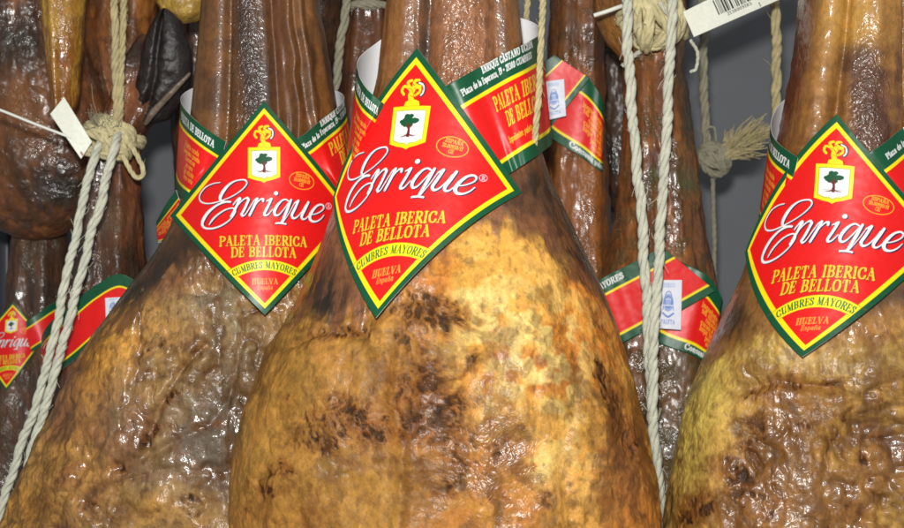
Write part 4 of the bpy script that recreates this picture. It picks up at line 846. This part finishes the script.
strip(labL, [(176, 190, 188, 226, .070, .062), (166, 204, 174, 240, .080, .080), (156, 222, 158, 244, .10, .10)], 'lines', (20, 50), (90, 60), 60, name='loose_flap', face=True)
# --- right label
T, R, B, L = (837, 114), (945, 240), (802, 357), (745, 252)
fR = depth_fit('R', [T, R, B, L], 0.04); PANEL['R'] = (fR, (T, R, B, L))
labR = empty('paper_label', at(835, 240, -0.03), 'red diamond label at the right edge of the view, its right corner out of sight', 'label', G_LAB)
diamond(labR, q9(T, R, B, L, (893, 181), (878, 302), (762, 309), (783, 175), (828, 234)), fR, 480)
strip(labR, [(858, 158, 925, 245, lf(fR, 858, 158), lf(fR, 925, 245)), (880, 146, 930, 232, lf(fR, 880, 146), lf(fR, 930, 232)), (908, 124, 945, 215, -.0, -.005), (935, 108, 955, 200, .03, .03), (942, 92, 960, 190, .06, .06), (925, 80, 935, 180, .085, .085), (860, 78, 865, 175, .096, .1)],
      'right', (-4, 150), (180, 400), 84, key='R', yturn=.04, unit=.00068)
strip(labR, [(860, 78, 865, 175, .0965, .1005), (810, 86, 805, 185, .094, .096), (784, 100, 772, 200, .080, .082), (773, 115, 762, 212, .062, .062), (771, 130, 758, 224, .044, .042), (778, 143, 764, 236, .022, .020), (798, 158, 776, 248, lf(fR, 798, 158), lf(fR, 776, 248))],
      'left', (-140, 0), (160, 400), 84, key='R', yturn=.04, unit=.00068, anchor='end')

# --- labels seen from behind, in the second row
def seal(parent, quad, y, slope=0.0):
    n = 90; a, b = np.meshgrid(np.linspace(0, 1, n), np.linspace(0, 1, n), indexing='ij')
    q = np.array(quad, float)
    XY = (1 - a)[..., None] * ((1 - b)[..., None] * q[0] + b[..., None] * q[1]) + a[..., None] * ((1 - b)[..., None] * q[3] + b[..., None] * q[2])
    u = b * 40; v = 56 - a * 56
    A = Art(u, v, lin((222, 226, 236))); bl = lin((96, 128, 196)); pb = lin((150, 170, 216))
    A.poly(ell(20, 30, 8, 10), pb); A.strokes([(ell(20, 31, 5, 6.5), 1.6), (cat([(12, 18), (20, 14), (28, 18)]), 2.2), (cat([(12, 22), (15, 38), (20, 43), (25, 38), (28, 22)]), 1.2)], bl)
    A.strokes([([(12, 27), (28, 27)], 1.2), ([(16, 34), (24, 34)], 1.0)], lin((222, 226, 236)))
    text(A, 'IBERIGO', straight(20, 48), 4.2, pb, .18, .12); text(A, 'PALETA', straight(20, 6), 4.6, bl, .18, .12)
    P = atv(XY[..., 0], XY[..., 1], y + slope * (b - .5))
    P = P[::-1]; return two_ply('seal_sticker', P, A.colours()[::-1], parent)
G_LABB = 'labels seen from behind in the second row'
labD = empty('paper_label', at(665, 300, 0.12), 'crossed back of a label behind the two white ropes, with a pale blue seal sticker', 'label', G_LABB)
strip(labD, [(672, 258, 640, 330, .1245, .1245), (690, 266, 664, 345, .1275, .1275), (708, 276, 690, 354, .135, .135), (718, 290, 704, 361, .150, .150), (723, 302, 712, 362, .175, .175), (718, 300, 712, 350, .205, .205), (690, 285, 690, 330, .222, .222)], 'lines', (-22, 92), (90, 300), 60, key='H4', yturn=.17)
strip(labD, [(640, 285, 640, 345, .222, .222), (600, 285, 610, 345, .21, .21), (590, 286, 610, 347, .18, .18), (594, 283, 616, 346, .150, .152), (610, 274, 632, 338, .130, .131), (636, 261, 668, 318, .122, .122), (662, 247, 716, 291, .1195, .1215)], 'plain_left', (-50, 100), (90, 300), 60, key='H4', yturn=.17)
seal(labD, [(656, 280), (682, 280), (681, 330), (654, 328)], .1150, 0.0)
labE = empty('paper_label', at(570, 110, 0.18), 'crossed back of a label with a small sticker, right of the middle ham band', 'label', G_LABB)
strip(labE, [(556, 66, 536, 118, .186, .186), (574, 70, 552, 138, .187, .187), (588, 78, 580, 156, .192, .192), (600, 94, 596, 168, .206, .206), (605, 108, 604, 172, .226, .226), (602, 106, 602, 160, .25, .25), (580, 95, 580, 140, .262, .262)], 'lines', (-20, 92), (90, 300), 60, key='H5', yturn=.22)
strip(labE, [(530, 96, 540, 146, .262, .262), (522, 92, 528, 148, .235, .235), (524, 80, 534, 142, .205, .205), (536, 68, 550, 128, .186, .186), (554, 55, 590, 78, .181, .183)], 'plain_left', (-40, 90), (90, 300), 60, key='H5', yturn=.22)
seal(labE, [(542, 82), (564, 79), (566, 116), (544, 121)], .1750, 0.0)
labF = empty('paper_label', at(95, 315, 0.14), 'red end of a label band above the left front ham, with a torn white sticker', 'label', G_LABB)
strip(labF, [(60, 345, 60, 385, .235, .235), (42, 342, 42, 380, .215, .215), (48, 325, 50, 378, .17, .17), (74, 303, 74, 360, .150, .150), (96, 285, 92, 344, .145, .146), (119, 274, 112, 328, .143, .145), (140, 284, 118, 318, .143, .145)], 'blank', (-40, 90), (90, 200), 60)
seal(labF, [(105, 298), (122, 297), (115, 309), (106, 321)], .1405, 0.0)
# small far label
labG = empty('paper_label', at(12, 345, 0.26), 'small far red diamond label at the left edge, half its size', 'label')
gf = lambda x, y: 0.272 + 0.0 * x + .000012 * (x - 10) ** 2
T, R, B, L = (13, 302), (46, 338), (6, 391), (-26, 346)
mid = lambda p, q: ((p[0] + q[0]) / 2, (p[1] + q[1]) / 2)
diamond(labG, q9(T, R, B, L, mid(T, R), mid(R, B), mid(B, L), mid(L, T), (10, 344)), gf, 200)
strip(labG, [(20, 325, 32, 352, .275, .276), (34, 316, 44, 344, .276, .276), (50, 305, 58, 336, .285, .285), (64, 298, 70, 326, .302, .302), (72, 296, 76, 320, .325, .325)], 'blank', (0, 60), (50, 120), 50)

# ------------------------------------------------------------------ ropes
def tube(path, rad, ns=8):
    p = np.asarray(path, float); n = len(p); t = np.gradient(p, axis=0); t /= np.maximum(1e-12, np.linalg.norm(t, axis=1, keepdims=True))
    u = np.zeros_like(p); r0 = np.cross(t[0], (0.13, 1, 0.07)); u[0] = r0 / np.linalg.norm(r0)
    for i in range(1, n):
        w = u[i-1] - t[i] * np.dot(u[i-1], t[i]); u[i] = w / np.linalg.norm(w)
    v = np.cross(t, u); a = np.linspace(0, 2 * np.pi, ns, endpoint=False)
    rad = np.broadcast_to(rad, n)[:, None, None]
    P = p[:, None] + rad * (np.cos(a)[None, :, None] * u[:, None] + np.sin(a)[None, :, None] * v[:, None])
    return P, u, v
class Bag:
    def __init__(s): s.V = []; s.Q = []; s.n = 0
    def add(s, P):
        R, C_ = P.shape[:2]; idx = np.arange(R * C_).reshape(R, C_) + s.n; nx = np.roll(idx, -1, 1)
        s.Q.append(np.stack([idx[:-1], idx[1:], nx[1:], nx[:-1]], -1)[..., ::-1].reshape(-1, 4))
        s.V.append(P.reshape(-1, 3)); s.n += R * C_
    def build(s, name, mat, parent=None):
        return raw_mesh(name, np.concatenate(s.V), np.concatenate(s.Q), mat, None, None, parent)
def resample(p, ds):
    p = cat(p, 30); L = np.concatenate([[0], np.cumsum(np.linalg.norm(np.diff(p, axis=0), axis=1))])
    n = max(8, int(L[-1] / ds)); s = np.linspace(0, L[-1], n); return np.stack([np.interp(s, L, p[:, i]) for i in range(3)], -1), s
RNG = np.random.RandomState(7)
def twist(bag, pts, r, pitch=None, fuzz=0, strands=3):
    r = r * .90; pitch = pitch or r * 9.5
    p, s = resample(np.array(pts, float), r * 0.55)
    p = p + (fbm(p, 45, 2, 90)[:, None] - .5) * np.array([1, .6, .2]) * r * .9
    _, u, v = tube(p, r)
    for k in range(strands):
        a = 2 * np.pi * s / pitch + 2 * np.pi * k / strands + .5 * np.sin(s * 140)
        off = (np.cos(a)[:, None] * u + np.sin(a)[:, None] * v) * r * .50
        rr = r * .56 * (1 + .22 * (fbm(p + k, 160, 2, 91 + k) - .5) * 2)
        bag.add(tube(p + off, rr, 9)[0])
    for _ in range(fuzz):
        i = RNG.randint(2, len(p) - 2); a = RNG.rand() * 6.28; d = np.cos(a) * u[i] + np.sin(a) * v[i]
        t = p[i + 1] - p[i]; t /= np.linalg.norm(t) * (1 if RNG.rand() > .5 else -1)
        ln = r * RNG.uniform(.8, 2.0); q0 = p[i] + d * r * .8
        bag.add(tube(cat([q0, q0 + d * ln * .35 + t * ln * .5, q0 + d * ln * .6 + t * ln * 1.1 + RNG.randn(3) * ln * .15], 4), r * .05, 4)[0])
def pts(l): return [at(*p) for p in l]
def windings(bag, c, rad, r, n, seed, bias=(0, 0, 1), spread=.5, turns=1.0):
    rs = np.random.RandomState(seed)
    for k in range(n):
        nrm = np.array(bias, float) + rs.randn(3) * spread; nrm /= np.linalg.norm(nrm)
        a = np.cross(nrm, (0.3, .9, .2)); a /= np.linalg.norm(a); b = np.cross(nrm, a)
        th = np.linspace(0, 2 * np.pi * turns, 22) + rs.rand() * 6.28
        off = nrm * rs.uniform(-.35, .35)
        pp = (np.cos(th)[:, None] * a + np.sin(th)[:, None] * b) * rs.uniform(.86, 1.0) + off
        twist(bag, np.array(c) + pp * np.array(rad), r, None, 3)
def fray(bag, c, d, ln, w, n, seed, r=.00035):
    rs = np.random.RandomState(seed); d = np.array(d, float); d /= np.linalg.norm(d)
    for _ in range(n):
        e = d + rs.randn(3) * w; e2 = e + rs.randn(3) * w * .6; l = ln * rs.uniform(.6, 1.1)
        c0 = np.array(c) + rs.randn(3) * r * 3
        bag.add(tube(cat([c0, c0 + d * l * .35 + e * l * .1, c0 + e * l * .7, c0 + e2 * l], 5), np.linspace(r * 1.3, r * .5, 16), 5)[0])

# rope pair with round knot (right of centre)
ra = empty('rope', at(650, 20, 0.12), 'pair of thick white ropes hanging from a round knot between the middle and right hams', 'rope')
b = Bag(); twist(b, pts([(628, -60, .10), (627, 0, .098), (628, 50, .095), (633, 120, .092), (640, 200, .09), (646, 290, .09), (651, 380, .09), (656, 450, .092), (661, 520, .095), (664, 600, .10)]), .0043, None, 60); b.build('rope_strand', M_ROPE_W, ra)
b = Bag(); twist(b, pts([(668, -60, .105), (672, 0, .10), (671, 50, .097), (668, 110, .093), (664, 180, .091), (659, 260, .089), (655, 330, .086), (653, 400, .084), (657, 470, .086), (659, 520, .09), (660, 600, .10)]), .0042, None, 60); b.build('rope_strand', M_ROPE_W, ra)
b = Bag(); windings(b, at(650, 18, .135), (.0245, .019, .0235), .0042, 14, 3, (1, .2, .3), .35); windings(b, at(652, 32, .165), (.028, .024, .009), .0034, 4, 5, (0, 0, 1), .12)
b.build('knot', M_KNOT, ra)
for q_, r_ in (([(690, 40, .14), (697, 52, .138), (696, 68, .14), (690, 72, .142)], .0014), ([(660, 2, .11), (668, 14, .108), (676, 22, .112)], .0022), ([(622, 66, .145), (630, 58, .14), (640, 52, .14), (636, 56, .15)], .002)):
    b = Bag(); twist(b, pts(q_), r_, None, 3); b.build('loose_end', M_ROPE_W, ra)
# rope pair at left
rb = empty('rope', at(112, 140, 0.14), 'pale ropes running down left from a frayed knot below the black hoof', 'rope')
b = Bag(); twist(b, pts([(112, -60, .13), (114, 0, .13), (116, 60, .135), (116, 120, .14), (112, 138, .145)]), .0033, None, 40); b.build('rope_strand', M_ROPE_T, rb)
b = Bag(); twist(b, pts([(124, -60, .135), (123, 0, .134), (122, 60, .137), (119, 120, .14), (112, 140, .148)]), .0029, None, 40); b.build('rope_strand', M_ROPE_T, rb)
b = Bag(); twist(b, pts([(100, 142, .14), (93, 160, .128), (82, 205, .12), (70, 265, .115), (54, 335, .11), (32, 415, .11), (10, 480, .11), (-14, 560, .11)]), .0037, None, 50); b.build('rope_strand', M_ROPE_W, rb)
b = Bag(); twist(b, pts([(118, 134, .138), (113, 152, .122), (101, 200, .112), (86, 255, .107), (68, 325, .104), (44, 410, .102), (18, 500, .102), (-2, 570, .102)]), .0038, None, 50); b.build('rope_strand', M_ROPE_W, rb)
b = Bag(); windings(b, at(108, 140, .150), (.0205, .015, .0185), .0038, 13, 13, (.3, .2, 1), .5); windings(b, at(118, 142, .172), (.0215, .021, .007), .0030, 3, 15, (0, 0, 1), .15)
twist(b, pts([(126, 140, .14), (138, 158, .135), (143, 172, .135), (137, 178, .138), (128, 166, .14), (122, 154, .142)]), .0022, None, 6)
b.build('knot', M_KNOT, rb)
b = Bag(); fray(b, at(104, 134, .14), (-.5, -.4, .9), .014, .45, 46, 3); fray(b, at(112, 132, .14), (.3, -.3, .9), .010, .5, 24, 4); b.build('frayed_end', M_ROPE_G, rb)
# thin rope left, behind the pair
o = Bag(); twist(o, pts([(76, 290, .17), (70, 340, .165), (65, 380, .165), (60, 430, .165), (54, 520, .17)]), .0018, None, 10)
tag(o.build('rope', M_ROPE_G), 'thin grey rope just right of the pale rope pair, beside the red band end', 'rope')
# thin rope in front of the middle label band
o = Bag(); twist(o, pts([(546, -60, -.020), (543, 0, -.022), (541, 50, -.028), (538, 100, -.034), (535, 138, -.036), (532, 165, -.012)]), .0024, None, 40)
tag(o.build('rope', M_ROPE_T), 'thin tan rope crossing the right band of the middle label', 'rope')
o = Bag(); twist(o, pts([(531, -60, .10), (528, 0, .10), (526, 40, .10), (524, 120, .11), (520, 260, .12)]), .0024, None, 10)
tag(o.build('rope', M_ROPE_T), 'short tan rope behind the top right of the middle shank', 'rope')
# ropes by the wall
rc = empty('rope', at(715, 160, 0.28), 'dull tan rope with a frayed knot hanging before the bare grey wall', 'rope')
b = Bag(); twist(b, pts([(702, -60, .27), (703, 20, .27), (704, 90, .275), (708, 140, .28), (712, 165, .28)]), .0042, None, 30); b.build('rope_strand', M_ROPE_G, rc)
b = Bag(); twist(b, pts([(712, 165, .282), (713, 200, .285), (714, 260, .29), (716, 330, .29), (718, 420, .29), (720, 560, .29)]), .0021, None, 10); b.build('rope_strand', M_ROPE_G, rc)
b = Bag(); windings(b, at(713, 160, .278), (.0135, .011, .0145), .0034, 9, 21, (.6, .2, 1), .5); twist(b, pts([(704, 146, .27), (706, 130, .266), (714, 128, .266), (716, 142, .268)]), .0011, None, 2)
b.build('knot', M_ROPE_G, rc)
b = Bag(); fray(b, at(720, 156, .275), (1.2, -.1, .75), .040, .16, 190, 23, .0008); fray(b, at(722, 158, .275), (1.2, -.1, .12), .026, .10, 20, 24, .0005); fray(b, at(726, 142, .272), (.25, -.1, 1), .014, .12, 8, 25, .0005); b.build('frayed_end', M_ROPE_T, rc)
o = Bag(); twist(o, pts([(772, -60, .20), (775, 0, .20), (776, 60, .20), (777, 110, .20), (776, 180, .21), (772, 300, .22), (765, 500, .23)]), .0044, None, 30)
tag(o.build('rope', M_ROPE_T), 'thick tan rope hanging just left of the right ham shank', 'rope')
# grey rope in the gap between left and middle shank
rd_ = empty('rope', at(345, 40, 0.2), 'dull grey rope tied round the dark shank between the left and middle hams', 'rope')
b = Bag(); twist(b, pts([(352, -60, .19), (347, 0, .19), (341, 40, .192), (336, 80, .195), (333, 120, .20), (330, 200, .20)]), .0040, None, 30); b.build('rope_strand', M_ROPE_G, rd_)
b = Bag(); windings(b, at(369, 10, .23), (.0215, .0275, .006), .0026, 4, 31, (0, 0, 1), .10); b.build('knot', M_ROPE_G, rd_)

# ------------------------------------------------------------------ tags
def sheet(name, quad, ys, art_fn, n=(60, 160), bend=0.0, thick=.0006, size=(120, 40), parent=None, mat=None):
    a, b = np.meshgrid(np.linspace(0, 1, n[0]), np.linspace(0, 1, n[1]), indexing='ij')
    q = np.array(quad, float)
    XY = (1 - a)[..., None] * ((1 - b)[..., None] * q[0] + b[..., None] * q[1]) + a[..., None] * ((1 - b)[..., None] * q[3] + b[..., None] * q[2])
    Y = (1 - b) * ys[0] + b * ys[1] + bend * np.sin(np.pi * b)
    P = atv(XY[..., 0], XY[..., 1], Y); A = Art(b * size[0], (1 - a) * size[1], lin((232, 234, 218))); art_fn(A)
    return two_ply(name, P[::-1], A.colours()[::-1], parent, thick, mat)
def bar_art(A):
    rs = random.Random(9); x = 31
    while x < 82:
        w = rs.choice([.5, .8, .8, 1.3, 1.9]); A.poly([(x, 14), (x + w, 14), (x + w, 36), (x, 36)], lin((36, 34, 36))); x += w + rs.choice([.6, .9, 1.4])
    text(A, '2138009183', straight(52, 8.5), 4.2, lin((60, 60, 62)), .16, .12, .12)
    text(A, '1', straight(72, 2.0), 5, lin((60, 60, 62)))
tb = empty('price_tag', at(715, 20, .13), 'white plastic tag with a barcode, slanting up from the round knot', 'tag')
sheet('tag_plate', [(683, 12), (792, -42), (806, -12), (694, 37)], (.125, .135), bar_art, (120, 300), -.003, size=(120, 40), parent=tb)
o = Bag(); P_, _, _ = tube(cat(pts([(594, 15.5, .118), (608, 11, .116), (622, 6, .118), (640, 0, .13)]), 8), .0016, 10); o.add(P_); o.build('tie', M_PLASTIC, tb)
tt = empty('blank_tag', at(68, 127, .13), 'small blank white tag on a thin string at the left knot', 'tag')
sheet('tag_plate', [(64, 97), (92, 142), (81, 159), (50, 114)], (.125, .13), lambda A: A.strokes([([(112, 8), (116, 8)], 5)], lin((150, 60, 50))), (30, 60), -.001, parent=tt)
o = Bag(); P_, _, _ = tube(cat(pts([(-40, 96, .12), (0, 110, .12), (35, 124, .122), (72, 138, .128), (88, 144, .135)]), 8), .0011, 8); o.add(P_); o.build('string', M_PLASTIC, tt)
for L_ in (labC, labL, labR, labD, labE, labF, labG):
    for ch in L_.children: print(L_['label'][:30], ch.name, fix_front(ch))
